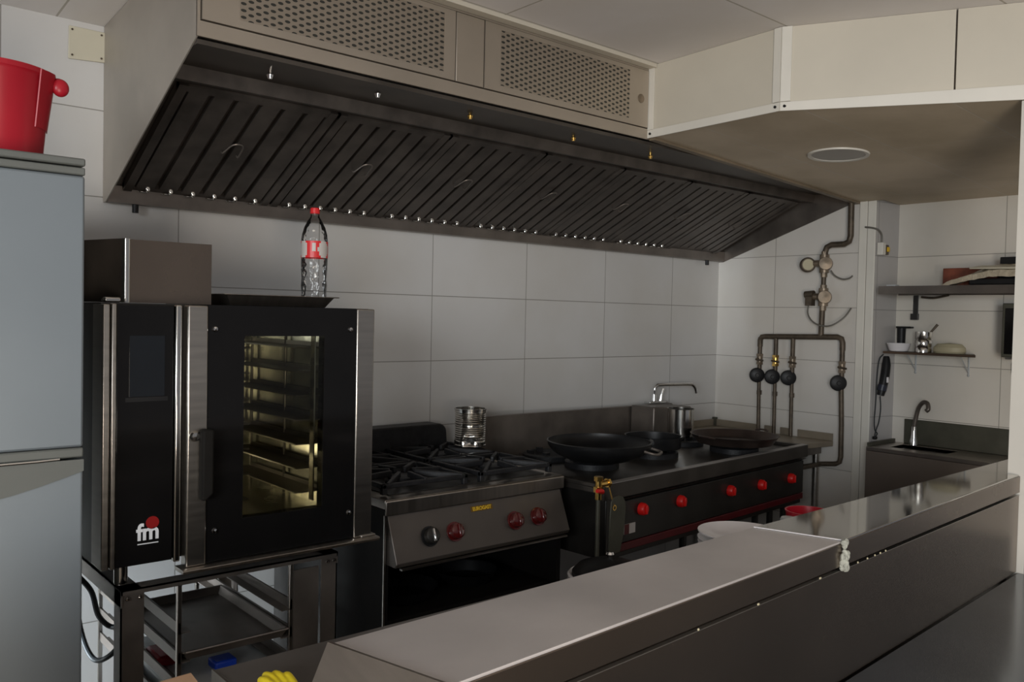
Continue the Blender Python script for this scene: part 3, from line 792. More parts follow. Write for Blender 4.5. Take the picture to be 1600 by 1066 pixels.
for i, x in enumerate((-2.795, -2.690, -2.415, -2.302)):
    c = on_panel(x, 0.757)
    m = MB(); m.lathe([(0.0, 0.001), (0.034, 0.001), (0.034, 0.006), (0.0, 0.006)], c, n=28, axis=pn)
    kb = m.build('knob_plate', 'black_plastic' if i == 0 else 'dark_red_knob', rg)
    m = MB(); m.lathe([(0.0, 0.030), (0.020, 0.030), (0.026, 0.026), (0.028, 0.007), (0.0, 0.007)], c, n=28, axis=pn)
    m.build('knob', 'black_enamel' if i == 0 else 'dark_red_knob', rg)
    m = MB(); q = c + pn * 0.030
    sx = Vector((1, 0, 0)); e = pu * 0.022; w = sx * 0.006; h = pn * 0.008
    m.hexa([q - e - w, q - e + w, q + e + w, q + e - w, q - e - w * .5 + h, q - e + w * .5 + h, q + e + w * .5 + h, q + e - w * .5 + h])
    m.build('knob_grip', 'chrome' if i == 0 else 'dark_red_knob', rg, bevel=0.002)
c = on_panel(-2.552, 0.818)
m = MB(); hx = 0.049; e = pu * 0.0095
m.hexa([c - Vector((hx, 0, 0)) - e, c + Vector((hx, 0, 0)) - e, c + Vector((hx, 0, 0)) + e, c - Vector((hx, 0, 0)) + e,
        c - Vector((hx, 0, 0)) - e + pn * .002, c + Vector((hx, 0, 0)) - e + pn * .002, c + Vector((hx, 0, 0)) + e + pn * .002, c - Vector((hx, 0, 0)) + e + pn * .002])
bpz = m.build('name_plate', 'plate_dark', rg)
text_mesh('plate_lettering', 'EUROGAST', 0.018, 'yellow_sign', bpz, c + pn * 0.0028 - pu * 0.0062 - Vector(rg['org']), (1, 0, 0), pu, extrude=0.0004, offset=0.0006, width=0.084)
# rear flue box, rounded at its right end
m = MB()
pts = [(-2.95, 0.90), (-2.95, 1.020)] + [(-2.232 + 0.04 * math.sin(math.radians(a)), 0.982 + 0.04 * math.cos(math.radians(a))) for a in range(0, 91, 15)] + [(-2.185, 0.90)]
m.extr([(x, -0.145, z) for x, z in pts], (0, 0.10, 0)); m.build('flue_box', 'iron', rg, bevel=0.006)
# burners and grates
for bx_ in (-2.752, -2.335):
    for by in (-0.635, -0.285):
        m = MB(); m.lathe([(0, 0.0), (0.060, 0.0), (0.060, 0.010), (0.050, 0.014), (0.050, 0.022), (0.030, 0.028), (0, 0.028)], (bx_, by, 0.8978), n=28)
        m.build('burner', 'iron', rg)
        m = MB(); hx, hy = 0.180, 0.160; z0, z1 = 0.918, 0.934
        m.box(bx_ - hx, bx_ + hx, by - hy, by - hy + 0.016, z0, z1); m.box(bx_ - hx, bx_ + hx, by + hy - 0.016, by + hy, z0, z1)
        m.box(bx_ - hx, bx_ - hx + 0.016, by - hy, by + hy, z0, z1); m.box(bx_ + hx - 0.016, bx_ + hx, by - hy, by + hy, z0, z1)
        for k in range(8):
            a = k * PI / 4 + PI / 8 * 0
            ca, sa = math.cos(a), math.sin(a)
            r1 = min(hx / max(abs(ca), 1e-3), hy / max(abs(sa), 1e-3)) - 0.004
            p0 = Vector((bx_ + ca * 0.045, by + sa * 0.045, 0)); p1 = Vector((bx_ + ca * r1, by + sa * r1, 0)); nrm = Vector((-sa, ca, 0)) * 0.007
            m.hexa([p0 - nrm + Vector((0, 0, 0.924)), p1 - nrm + Vector((0, 0, 0.918)), p1 + nrm + Vector((0, 0, 0.918)), p0 + nrm + Vector((0, 0, 0.924)),
                    p0 - nrm + Vector((0, 0, 0.946)), p1 - nrm + Vector((0, 0, 0.938)), p1 + nrm + Vector((0, 0, 0.938)), p0 + nrm + Vector((0, 0, 0.946))])
        for sx in (-1, 1):
            for sy in (-1, 1):
                m.box(bx_ + sx * (hx - 0.010) - 0.010, bx_ + sx * (hx - 0.010) + 0.010, by + sy * (hy - 0.010) - 0.010, by + sy * (hy - 0.010) + 0.010, 0.898, 0.922)
        m.build('pan_grate', 'iron', rg, bevel=0.003)
for x in (X0 + 0.05, X1 - 0.05):
    for y in (-0.78, -0.10):
        MB().cyl((x, y, 0), (x, y, 0.10), 0.02, n=12).build('foot', 'steel', rg)
# dented can on the back right grate
cc = Vector((-2.195, -0.318, 0.9465))
m = MB(); prof = [(0.0, 0.0)]
R0 = 0.068; H = 0.160
for k in range(71):
    z = H * k / 70
    r = R0
    if 0.02 < z < 0.142: r = R0 - 0.0022 + 0.0020 * math.sin(z * 2 * PI / 0.0095)
    if z < 0.006 or z > H - 0.006: r = R0 + 0.0025
    prof.append((r, z))
prof += [(R0 - 0.003, H), (R0 - 0.004, 0.01), (0.0, 0.008)]
m.lathe(prof, cc, n=64)
for p in m.v:
    d = p - cc
    if d.xy.length < 0.05: continue
    a = math.atan2(d.y, d.x)
    w = math.exp(-((a + 2.25) / 0.42) ** 2 - ((d.z - 0.022) / 0.030) ** 2)
    k = 1 - 0.30 * w
    p.x = cc.x + d.x * k; p.y = cc.y + d.y * k
cn = m.build('tin_can', 'tin'); recentre(cn, cc); solo(cn, 'dented ribbed tin can on the back right burner of the four-burner range', 'can')
# pans on the shelf inside the range
def frying_pan(name, label, c, r, hdir, group):
    t = thing(name, label, 'frying pan', c, group)
    MB().lathe([(0, 0), (r * 0.78, 0), (r * 0.85, 0.006), (r, 0.045), (r + 0.003, 0.047), (r - 0.004, 0.044), (r * 0.80, 0.009), (0, 0.005)], c, n=36).build('pan_bowl', 'pan', t)
    c = Vector(c); h = Vector((math.cos(hdir), math.sin(hdir), 0))
    MB().tube([c + h * (r - 0.004) + Vector((0, 0, 0.036)), c + h * (r + 0.06) + Vector((0, 0, 0.050)), c + h * (r + 0.15) + Vector((0, 0, 0.058))], [0.010, 0.010, 0.012], n=10).build('handle', 'pan', t)
frying_pan('frying_pan', 'black frying pan on the shelf inside the range, toward the left', (-2.735, -0.62, 0.4705), 0.13, math.radians(60), 'pans inside the range')
frying_pan('frying_pan', 'black frying pan on the shelf inside the range, toward the right', (-2.42, -0.60, 0.4705), 0.12, math.radians(110), 'pans inside the range')

# ------------------------------------------------------------------ large black range (stands slightly turned)
A2 = math.radians(4.57)
R2 = thing('wok_range', 'long black range with five bright red knobs and red bottom stripe', 'gas range', (-2.070, -1.000, 0.0), rz=A2)
def W2(u, v, z): return Vector((-2.07 + u * math.cos(A2) - v * math.sin(A2), -1.0 + u * math.sin(A2) + v * math.cos(A2), z))
UL = 1.70
m = MB()
m.slab([(0.0, 0.03), (UL, 0.03), (UL, 0.80), (0.02, 0.80)], 0.830, 0.852); m.extr([(0, 0.0, 0.868), (0, 0.0, 0.806), (0, 0.012, 0.806), (0, 0.035, 0.845), (0, 0.035, 0.868)], (UL, 0, 0))
m.box(0.0, 0.035, 0.036, 0.80, 0.852, 0.868); m.box(UL - 0.035, UL, 0.036, 0.80, 0.852, 0.868)
m.build('hob_top', 'range_dark', R2, bevel=0.003)
MB().box(0.0, UL, 0.0005, 0.034, 0.8685, 0.8705).build('front_rim', 'rim_pale', R2)
m = MB().box(0.05, UL - 0.01, 0.03, 0.79, 0.56, 0.829); m.build('body', 'black_enamel', R2, bevel=0.004)
m = MB().extr([(0.12, 0.0, 0.800), (0.12, 0.029, 0.785), (0.12, 0.029, 0.800)], (UL - 0.13, 0, 0)); m.build('drip_ledge', 'range_dark', R2)
m = MB().box(0.12, UL - 0.010, 0.018, 0.029, 0.618, 0.785); m.build('control_panel', 'black_enamel', R2, bevel=0.003)
MB().box(0.13, UL - 0.010, 0.017, 0.029, 0.585, 0.616).build('bottom_stripe', 'red_stripe', R2, bevel=0.002)
for u, z in ((0.262, 0.738), (0.540, 0.731), (0.948, 0.723), (1.235, 0.714), (1.540, 0.709)):
    c = (u, 0.018, z)
    m = MB(); m.lathe([(0, 0.001), (0.026, 0.001), (0.025, 0.018), (0.020, 0.026), (0, 0.027)], c, n=24, axis=(0, -1, 0))
    k = m.build('knob', 'red_knob', R2)
    MB().box(u - 0.005, u + 0.005, 0.018 - 0.034, 0.018 - 0.026, z - 0.018, z + 0.018).build('knob_grip', 'red_knob', k, bevel=0.002)
MB().box(0.150, 0.222, 0.014, 0.0175, 0.650, 0.690).build('rating_plate', ['label_pale'], R2)
MB().box(0.150, 0.180, 0.0132, 0.0138, 0.650, 0.690).build('rating_plate_mark', 'red_stripe', R2)
for u in (0.12, 0.70, 1.343, 1.496, UL - 0.06):
    MB().cyl((u, 0.10, 0.0), (u, 0.10, 0.56), 0.016, n=10).build('leg', 'black_enamel', R2)
for u in (0.12, UL - 0.06):
    MB().cyl((u, 0.72, 0.0), (u, 0.72, 0.56), 0.016, n=10).build('leg', 'black_enamel', R2)
m = MB().extr([(0.10, 0.80, 0.84), (1.66, 0.80, 0.84), (1.66, 0.80, 1.000), (1.62, 0.80, 1.022), (0.10, 0.80, 1.045)], (0, 0.03, 0))
m.build('splashback', 'steel_dark', R2, bevel=0.003)
m = MB().extr([(1.22, 0.64, 0.853), (1.60, 0.64, 0.853), (1.60, 0.64, 1.000), (1.575, 0.64, 1.020), (1.22, 0.64, 1.036)], (0, 0.158, 0)); m.build('water_tank', 'steel_dark', R2, bevel=0.008)
for u, v in ((0.36, 0.36), (0.36, 0.62), (0.82, 0.36), (1.27, 0.185), (1.262, 0.50)):
    m = MB(); m.lathe([(0.05, 0.0), (0.12, 0.0), (0.12, 0.024), (0.105, 0.030), (0.085, 0.020), (0.05, 0.006)], (u, v, 0.8522), n=32, close=True)
    for k in range(5):
        a = k * 2 * PI / 5
        m.box(u + 0.085 * math.cos(a) - 0.012, u + 0.085 * math.cos(a) + 0.012, v + 0.085 * math.sin(a) - 0.012, v + 0.085 * math.sin(a) + 0.012, 0.870, 0.892)
    m.build('ring_burner', 'iron', R2)
fa = thing('swivel_tap', 'chrome swivel tap above the splashback of the black range', 'tap', W2(1.50, 0.815, 1.026))
m = MB(); b0 = Vector((-0.640, -0.055, 1.0245))
fa['org'] = list(fa.location)
m.box(-0.715, -0.560, -0.075, -0.030, 1.0265, 1.038)
m.cyl((-0.655, -0.052, 1.038), (-0.655, -0.052, 1.080), 0.016, 0.013, n=18)
m.build('tap_base', 'chrome', fa, bevel=0.002)
MB().tube([(-0.655, -0.055, 1.075), (-0.655, -0.056, 1.108), (-0.645, -0.060, 1.126), (-0.62, -0.066, 1.132), (-0.42, -0.11, 1.132), (-0.385, -0.118, 1.126), (-0.365, -0.122, 1.105), (-0.357, -0.124, 1.078)], 0.0095, n=12, smooth=5).build('spout', 'chrome', fa)
MB().tube([(-0.598, -0.052, 1.036), (-0.594, -0.055, 1.07), (-0.582, -0.058, 1.108)], [0.010, 0.008, 0.009], n=10).build('lever', 'chrome', fa)
# wok, pans and pot on the black range
wc = W2(0.290, 0.265, 0.893)
wk = thing('wok', 'large black wok on the left burner of the long range', 'wok', wc)
pr = []
for k in range(13):
    a = math.radians(20 + 70 * k / 12)
    pr.append((0.222 * math.sin(a), 0.150 * (1 - math.cos(a)) * 0.62))
z0 = pr[0][1]
pr = [(0, 0)] + [(r, z - z0 + 0.001) for r, z in pr]
pin = [(r - 0.004, z + 0.004) for r, z in pr[1:]][::-1]
MB().lathe(pr + [(pr[-1][0] + 0.004, pr[-1][1] + 0.002)] + pin + [(0, 0.005)], wc, n=48).build('wok_bowl', 'pan', wk)
hd = (W2(0.46, -0.10, 0) - W2(0.335, 0.26, 0)).normalized(); hd.z = 0
rt = pr[-1][1]
m = MB(); s1 = hd.cross(Vector((0, 0, 1)))
m.tube([wc + hd * 0.216 + s1 * 0.05 + Vector((0, 0, rt - 0.02)), wc + hd * 0.262 + s1 * 0.04 + Vector((0, 0, rt - 0.03)), wc + hd * 0.262 - s1 * 0.04 + Vector((0, 0, rt - 0.03)), wc + hd * 0.216 - s1 * 0.05 + Vector((0, 0, rt - 0.02))], 0.006, n=8, smooth=5)
m.build('loop_handle', 'steel_dark', wk)
pc = W2(1.270, 0.185, 0.893)
pa = thing('paella_pan', 'wide brown-crusted paella pan at the right end of the long range', 'pan', pc)
MB().lathe([(0, 0), (0.17, 0), (0.185, 0.004), (0.215, 0.045), (0.220, 0.047), (0.212, 0.046), (0.182, 0.008), (0, 0.004)], pc, n=48).build('pan_dish', 'pan_brown', pa)
for s_ in (-1, 1):
    q = pc + Vector((s_ * 0.215, 0, 0.040))
    MB().tube([q + Vector((-s_ * 0.006, -0.035, 0)), q + Vector((s_ * 0.035, -0.028, 0.010)), q + Vector((s_ * 0.035, 0.028, 0.010)), q + Vector((-s_ * 0.006, 0.035, 0))], 0.005, n=8, smooth=4).build('loop_handle', 'pan_brown', pa)
pc2 = W2(1.262, 0.500, 0.8925)
pt = thing('steel_pot', 'small cylindrical stainless steel pot in front of the swivel tap', 'pot', pc2)
MB().lathe([(0, 0), (0.066, 0), (0.069, 0.004), (0.069, 0.146), (0.072, 0.149), (0.066, 0.149), (0.066, 0.006), (0, 0.004)], pc2, n=44).build('pot_body', 'steel_bright', pt)
MB().tube([pc2 + Vector((0.05, 0.045, 0.13)), pc2 + Vector((0.09, 0.075, 0.135)), pc2 + Vector((0.09, 0.075, 0.08)), pc2 + Vector((0.052, 0.045, 0.075))], 0.004, n=8).build('handle', 'steel_bright', pt)
# ladle resting in the middle
lc = W2(0.82, 0.36, 0.893)
sk = thing('saute_pan', 'black saute pan on the middle burner of the long range', 'pan', lc)
MB().lathe([(0, 0), (0.125, 0), (0.130, 0.004), (0.135, 0.058), (0.138, 0.060), (0.131, 0.058), (0.126, 0.008), (0, 0.005)], lc, n=40).build('pan_bowl', 'pan', sk)
MB().tube([lc + Vector((-0.11, -0.075, 0.05)), lc + Vector((-0.19, -0.15, 0.062)), lc + Vector((-0.25, -0.20, 0.066))], [0.009, 0.009, 0.011], n=8).build('handle', 'pan', sk)
# gas tap and hanging spatula at its left corner
gt = thing('gas_tap', 'brass gas tap with red lever at the left corner of the long range', 'gas tap', W2(-0.075, -0.03, 0.0))
def g_(du, dv, z): return W2(-0.075 + du, -0.03 + dv, z)
MB().cyl(g_(0, 0, 0.0), g_(0, 0, 0.835), 0.0085, n=14).build('riser_pipe', 'olive', gt)
m = MB(); m.cyl(g_(0, 0, 0.830), g_(0, 0, 0.915), 0.013, n=14); m.cyl(g_(0, 0, 0.858), g_(0, 0, 0.878), 0.019, n=6); m.cyl(g_(0, 0, 0.900), g_(0, 0, 0.916), 0.018, n=6)
m.cyl(g_(0.0, 0, 0.886), g_(0.062, 0.0, 0.886), 0.012, n=14); m.cyl(g_(0.048, 0, 0.886), g_(0.060, 0, 0.886), 0.018, n=6)
m.build('tee_fitting', 'brass', gt)
m = MB(); m.tube([g_(0, -0.018, 0.862), g_(-0.015, -0.03, 0.867), g_(-0.045, -0.03, 0.872)], [0.010, 0.009, 0.007], n=10); m.build('lever', 'red_knob', gt)
sp = thing('spatula', 'dark grey flat spatula with a hang hole on the corner of the long range', 'spatula', W2(0.035, -0.045, 0.61))
m = MB()
pts = [(-0.022, 0.612), (0.048, 0.612), (0.068, 0.68), (0.078, 0.775), (0.074, 0.805), (0.060, 0.824), (0.036, 0.832), (0.006, 0.830), (-0.012, 0.815), (-0.018, 0.76)]
m.extr([W2(u, -0.045, z) for u, z in pts], W2(0, 0.006, 0) - W2(0, 0, 0)); m.build('blade', 'olive', sp, bevel=0.002)
m = MB(); c = W2(0.004, -0.0458, 0.790); ax = W2(0, -1, 0) - W2(0, 0, 0)
m.lathe([(0.007, 0.0), (0.011, 0.0), (0.011, 0.002), (0.007, 0.002)], c, n=18, axis=ax, close=True); m.build('hang_ring', 'brass', sp)
m = MB(); m.tube([W2(0.004, -0.046, 0.795), W2(0.0, -0.035, 0.83), W2(-0.005, -0.018, 0.886)], 0.003, n=6); m.build('hook', 'brass', sp)
# lidded bin between the ranges
bnc = Vector((-2.250, -1.200, 0.0))
bn = thing('lidded_bin', 'black lidded bin with white liner rim between the two ranges', 'bin', bnc)
MB().lathe([(0, 0), (0.115, 0), (0.122, 0.01), (0.140, 0.575), (0.134, 0.575), (0.117, 0.014), (0, 0.012)], bnc, n=40).build('bin_body', 'black_plastic', bn)
MB().lathe([(0.141, 0.570), (0.146, 0.575), (0.147, 0.590), (0.141, 0.598), (0.148, 0.606), (0.142, 0.612), (0.133, 0.606), (0.133, 0.580)], bnc, n=40, close=True).build('liner_rim', 'white_glaze', bn)
MB().lathe([(0, 0.665), (0.05, 0.660), (0.11, 0.640), (0.131, 0.618), (0.131, 0.607), (0, 0.607)], bnc, n=40).build('lid', 'black_plastic', bn)
MB().lathe([(0, 0.690), (0.012, 0.688), (0.016, 0.680), (0.009, 0.668), (0.009, 0.655), (0, 0.655)], bnc, n=18).build('lid_knob', 'chrome', bn)

# ------------------------------------------------------------------ corner work table and gas pipes
ct = thing('corner_table', 'steel corner table with a notched upstand beneath the gas pipes', 'work table', (-0.20, -0.40, 0.0))
m = MB().slab([(-0.345, -0.004), (-0.010, -0.004), (-0.010, -0.805), (-0.275, -0.765)], 0.822, 0.852); m.build('table_top', 'table_steel', ct, bevel=0.003)
ys = [-0.031, -0.322, -0.372, -0.425, -0.478, -0.535, -0.590, -0.803]
for a_, b_ in ((0, 1), (2, 3), (4, 5), (6, 7)):
    MB().box(-0.022, -0.010, ys[b_], ys[a_], 0.853, 0.893).build('upstand', 'table_steel', ct)
MB().box(-0.345, -0.031, -0.016, -0.004, 0.853, 0.893).build('upstand', 'table_steel', ct)
MB().box(-0.030, -0.010, -0.030, -0.004, 0.853, 0.905).build('corner_post', 'olive', ct)
MB().box(-0.20, -0.02, -0.74, -0.05, 0.775, 0.821).build('under_frame', 'steel_dark', ct)
for x, y in ((-0.04, -0.72), (-0.04, -0.07), (-0.18, -0.07)):
    MB().cyl((x, y, 0), (x, y, 0.775), 0.018, n=12).build('leg', 'steel', ct)

gp = thing('gas_manifold', 'weathered gas pipe manifold with round black regulators on the side wall', 'gas pipe', (-0.04, -0.6, 0.72))
PX = -0.042; r = 0.0125
m = MB()
m.tube([(PX, -0.882, 2.166), (PX, -0.884, 1.985), (PX, -0.876, 1.955), (PX, -0.85, 1.942), (PX, -0.775, 1.942), (PX, -0.748, 1.930), (PX, -0.738, 1.905), (PX, -0.735, 1.86)], 0.016, n=14)
m.tube([(PX, -0.735, 1.87), (PX, -0.733, 1.62)], 0.013, n=14)
m.tube([(PX, -0.733, 1.64), (PX, -0.728, 1.425)], 0.015, n=14)
m.tube([(PX, -0.340, 1.36), (PX, -0.340, 1.400), (PX, -0.352, 1.418), (PX, -0.375, 1.421), (PX, -0.828, 1.432), (PX, -0.850, 1.424), (PX, -0.858, 1.400), (PX, -0.858, 1.36)], 0.0155, n=14)
m.build('supply_pipe', 'old_pipe', gp)
def drop(y, ya, zb):
    m = MB(); m.tube([(PX, y, 1.415), (PX, y, 1.20)], 0.0125, n=12); m.tube([(PX, y, 1.16), (PX - 0.006, (y + ya) / 2, 1.0), (PX - 0.012, ya, zb)], 0.0105, n=12)
    m.cyl((PX - 0.004, (y + ya) / 2, 1.075), (PX - 0.004, (y + ya) / 2, 1.10), 0.0145, n=8)
    return m
for i, (y, ya, zb) in enumerate(((-0.340, -0.352, 0.8535), (-0.446, -0.456, 0.8535), (-0.556, -0.566, 0.8535))):
    m = drop(y, ya, zb)
    d = m.build('drop_pipe', 'old_pipe', gp)
m = MB(); y = -0.858
m.tube([(PX, y, 1.40), (PX, y, 1.19)], 0.0135, n=12)
m.tube([(PX, -0.858, 1.15), (PX, -0.866, 0.95), (PX, -0.868, 0.775), (PX, -0.862, 0.745), (PX, -0.84, 0.732), (PX - 0.02, -0.76, 0.722), (PX - 0.16, -0.740, 0.715), (PX - 0.28, -0.745, 0.715)], 0.0135, n=12)
m.build('drop_pipe', 'old_pipe', gp)
for y, z, col in ((-0.340, 1.285, 'old_valve'), (-0.446, 1.282, 'brass'), (-0.556, 1.280, 'old_valve'), (-0.858, 1.268, 'old_valve')):
    m = MB(); m.cyl((PX, y, z - 0.030), (PX, y, z + 0.030), 0.017, n=14); m.cyl((PX, y, z - 0.032), (PX, y, z - 0.018), 0.021, n=6); m.cyl((PX, y, z + 0.018), (PX, y, z + 0.032), 0.021, n=6)
    m.cyl((PX - 0.012, y, z), (PX - 0.034, y, z), 0.008, n=10)
    v = m.build('ball_valve', col, gp)
    MB().tube([(PX - 0.034, y + 0.004, z), (PX - 0.038, y - 0.020, z - 0.003), (PX - 0.036, y - 0.046, z - 0.006)], 0.0055, n=8).build('valve_lever', 'old_pipe', v)
for y, z in ((-0.332, 1.190), (-0.434, 1.187), (-0.540, 1.188), (-0.846, 1.180)):
    m = MB(); m.lathe([(0, 0.020), (0.010, 0.020), (0.012, 0.016), (0.036, 0.014), (0.043, 0.010), (0.044, 0.004), (0.044, -0.004), (0.036, -0.012), (0, -0.014)], (PX - 0.012, y, z), n=30, axis=(-0.75, -0.65, 0)); m.build('regulator', 'black_plastic', gp)
for zc, big in ((1.838, True), (1.652, False)):
    yv = -0.735
    m = MB(); m.cyl((PX, yv, zc - 0.050), (PX, yv, zc + 0.050), 0.026, n=18); m.lathe([(0, 0.04), (0.034, 0.034), (0.040, 0.0), (0.034, -0.034), (0, -0.04)], (PX, yv - 0.006, zc), n=24, axis=(-0.8, -0.5, 0))
    m.cyl((PX, yv, zc - 0.075), (PX, yv, zc - 0.05), 0.018, n=8); m.cyl((PX, yv, zc + 0.05), (PX, yv, zc + 0.068), 0.018, n=8)
    m.cyl((PX, yv, zc + 0.004), (PX, yv + 0.060, zc + 0.004), 0.018, n=14)
    v = m.build('control_valve', 'old_valve', gp)
    if big:
        MB().lathe([(0, 0.020), (0.036, 0.020), (0.042, 0.014), (0.042, -0.010), (0, -0.012)], (PX - 0.012, yv + 0.096, zc - 0.004), n=32, axis=(-0.75, -0.65, 0)).build('gauge', 'old_pipe', v)
        g2 = MB().lathe([(0, 0.0225), (0.030, 0.0225), (0.031, 0.020), (0, 0.020)], (PX - 0.012, yv + 0.096, zc - 0.004), n=32, axis=(-0.75, -0.65, 0)).build('gauge_dial', 'beige', v)
    else:
        m = MB(); m.cyl((PX - 0.004, yv + 0.055, zc + 0.018), (PX - 0.004, yv + 0.108, zc + 0.014), 0.020, n=16); m.box(PX - 0.024, PX + 0.016, yv + 0.058, yv + 0.098, zc - 0.048, zc + 0.002)
        m.build('solenoid', 'old_pipe', v)
MB().tube([(PX, -0.775, 1.80), (PX, -0.80, 1.770), (PX, -0.845, 1.750), (PX, -0.885, 1.755), (PX, -0.902, 1.768)], 0.0045, n=8, smooth=6).build('lead_wire', 'wire', gp)
MB().tube([(PX, -0.648, 1.618), (PX - 0.01, -0.648, 1.565), (PX - 0.022, -0.68, 1.520), (PX - 0.026, -0.735, 1.494), (PX - 0.02, -0.80, 1.496), (PX, -0.86, 1.540), (PX, -0.900, 1.592)], 0.0045, n=8, smooth=6).build('lead_wire', 'wire', gp)

# ------------------------------------------------------------------ alcove: shelves, sink and small things
us = thing('steel_shelf', 'dark steel wall shelf high in the alcove holding a box and wrapped tray', 'shelf', (0.07, -1.45, 1.667))
m = MB(); m.box(-0.055, 0.182, -2.08, -1.055, 1.700, 1.708); m.box(-0.055, -0.051, -2.08, -1.055, 1.667, 1.700); m.box(0.172, 0.182, -2.08, -1.055, 1.667, 1.700)
m.build('shelf_board', 'steel_dark', us)
for y in (-1.150,):
    m = MB(); m.box(0.172, 0.182, y - 0.012, y + 0.012, 1.540, 1.666); m.box(0.156, 0.178, y - 0.018, y + 0.018, 1.535, 1.568)
    m.build('bracket', 'black_enamel', us)
o = MB().tube([(0.15, -1.19, 1.657), (0.15, -1.25, 1.652), (0.15, -1.30, 1.660), (0.15, -1.33, 1.667)], 0.006, n=8, smooth=5).build('cable_loop', 'old_pipe'); recentre(o, (0.15, -1.25, 1.65)); solo(o, 'brown cable loop hanging under the steel shelf in the alcove', 'cable')
o = MB().box(-0.045, 0.0, -1.140, -1.090, 1.7085, 1.716).build('paper_card', 'grey_tub', bevel=0.002); recentre(o, (-0.02, -1.11, 1.7085)); solo(o, 'small pale card at the left end of the steel shelf', 'card')
o = MB().box(0.055, 0.16, -1.590, -1.335, 1.7085, 1.800).build('carton', 'red_box', bevel=0.003); recentre(o, (0.09, -1.5, 1.7085)); solo(o, 'reddish brown printed carton behind the wrapped tray on the steel shelf', 'carton')
wt = thing('wrapped_tray', 'white tray wrapped in crinkled film propped on the steel shelf', 'tray', (-0.02, -1.60, 1.7085))
m = MB()
vs = []; fs = []; nx, ny = 10, 26
for j in range(ny + 1):
    for i in range(nx + 1):
        tt = j / ny; s = i / nx
        x = -0.045 + 0.085 * s; y = -1.375 - 0.56 * tt
        z = 1.712 + 0.062 * min(1, tt * 2.6) ** 0.7 + 0.010 * tt + 0.030 * s * min(1, tt * 3) + 0.007 * noise.noise(Vector((x * 60, y * 30, 2)))
        vs.append((x, y, z))
for j in range(ny):
    for i in range(nx): a = j * (nx + 1) + i; fs.append((a, a + 1, a + nx + 2, a + nx + 1))
k0 = len(vs); vs2 = [(x, y, z - 0.020 - 0.012 * min(1, (-1.375 - y) * 4)) for x, y, z in vs]; vs += vs2
fs += [tuple(k0 + q for q in f[::-1]) for f in fs[:nx * ny]]
edge = [i for i in range(nx + 1)] + [j * (nx + 1) + nx for j in range(1, ny + 1)] + [ny * (nx + 1) + i for i in range(nx - 1, -1, -1)] + [j * (nx + 1) for j in range(ny - 1, 0, -1)]
for i in range(len(edge)): a, b = edge[i], edge[(i + 1) % len(edge)]; fs.append((a, b, k0 + b, k0 + a))
m.add(vs, fs); m.build('film_wrap', 'film', wt, sharp=60)
MB().hexa([(-0.045, -1.94, 1.776), (0.035, -1.94, 1.790), (0.035, -1.53, 1.796), (-0.045, -1.50, 1.786), (-0.045, -1.94, 1.788), (0.035, -1.94, 1.802), (0.035, -1.53, 1.808), (-0.045, -1.50, 1.795)]).build('tray_rim', 'cream', wt, bevel=0.003)
MB().box(-0.044, 0.05, -1.94, -1.50, 1.7088, 1.740).build('tray_base', 'black_plastic', wt, bevel=0.006)
o = MB().box(0.062, 0.150, -1.95, -1.600, 1.7085, 1.848).build('storage_box', 'black_plastic', bevel=0.004); recentre(o, (0.10, -1.8, 1.7085)); solo(o, 'black box at the back right end of the steel shelf', 'box')
ls = thing('wooden_shelf', 'thin dark wooden shelf on wire brackets above the sink', 'shelf', (0.11, -1.27, 1.35))
MB().extr([(0.035, -1.046, 1.352), (0.181, -1.046, 1.352), (0.181, -1.455, 1.352), (0.035, -1.515, 1.352)], (0, 0, 0.012)).build('shelf_board', 'wood', ls, bevel=0.002)
for y in (-1.16, -1.43):
    m = MB(); m.tube([(0.178, y, 1.350), (0.178, y, 1.255)], 0.004, n=8); m.tube([(0.178, y, 1.265), (0.075, y, 1.350)], 0.0025, n=8); m.ball((0.177, y, 1.252), 0.006); m.ball((0.177, y, 1.325), 0.005)
    m.build('wire_bracket', 'grey_tub', ls)
sz = 1.3645
bw = Vector((0.076, -1.112, sz))
o = MB().lathe([(0, 0), (0.040, 0), (0.046, 0.004), (0.060, 0.044), (0.057, 0.044), (0.043, 0.008), (0, 0.005)], bw, n=36).build('bowl', 'white_glaze'); recentre(o, bw); solo(o, 'small white bowl at the left end of the wooden shelf', 'bowl')
cu = thing('black_cup', 'tall black cup standing behind the white bowl on the wooden shelf', 'cup', (0.158, -1.085, sz))
MB().lathe([(0, 0), (0.020, 0), (0.020, 0.004), (0.0225, 0.124), (0.019, 0.124), (0.017, 0.006), (0, 0.004)], (0.158, -1.086, sz), n=28).build('cup_body', 'black_plastic', cu)
MB().box(0.140, 0.176, -1.145, -1.062, sz + 0.124, sz + 0.134).build('lid', 'black_plastic', cu, bevel=0.003)
us2 = Vector((0.105, -1.228, sz))
ca = thing('utensil_tin', 'shiny ribbed tin holding a dark handle on the wooden shelf', 'tin', us2)
MB().lathe([(0, 0), (0.040, 0), (0.040, 0.02), (0.037, 0.026), (0.040, 0.032), (0.040, 0.060), (0.037, 0.066), (0.040, 0.072), (0.040, 0.108), (0.037, 0.108), (0.037, 0.006), (0, 0.004)], us2, n=36).build('tin_body', 'steel_bright', ca)
hd_ = thing('spoon', 'dark-handled spoon standing in the tin on the wooden shelf', 'spoon', us2 + Vector((0, 0, 0.006)))
MB().tube([us2 + Vector((-0.004, 0.008, 0.008)), us2 + Vector((0.008, -0.028, 0.10)), us2 + Vector((0.018, -0.062, 0.148))], [0.004, 0.005, 0.007], n=8).build('handle', 'old_pipe', hd_)
dc = Vector((0.12, -1.355, sz))
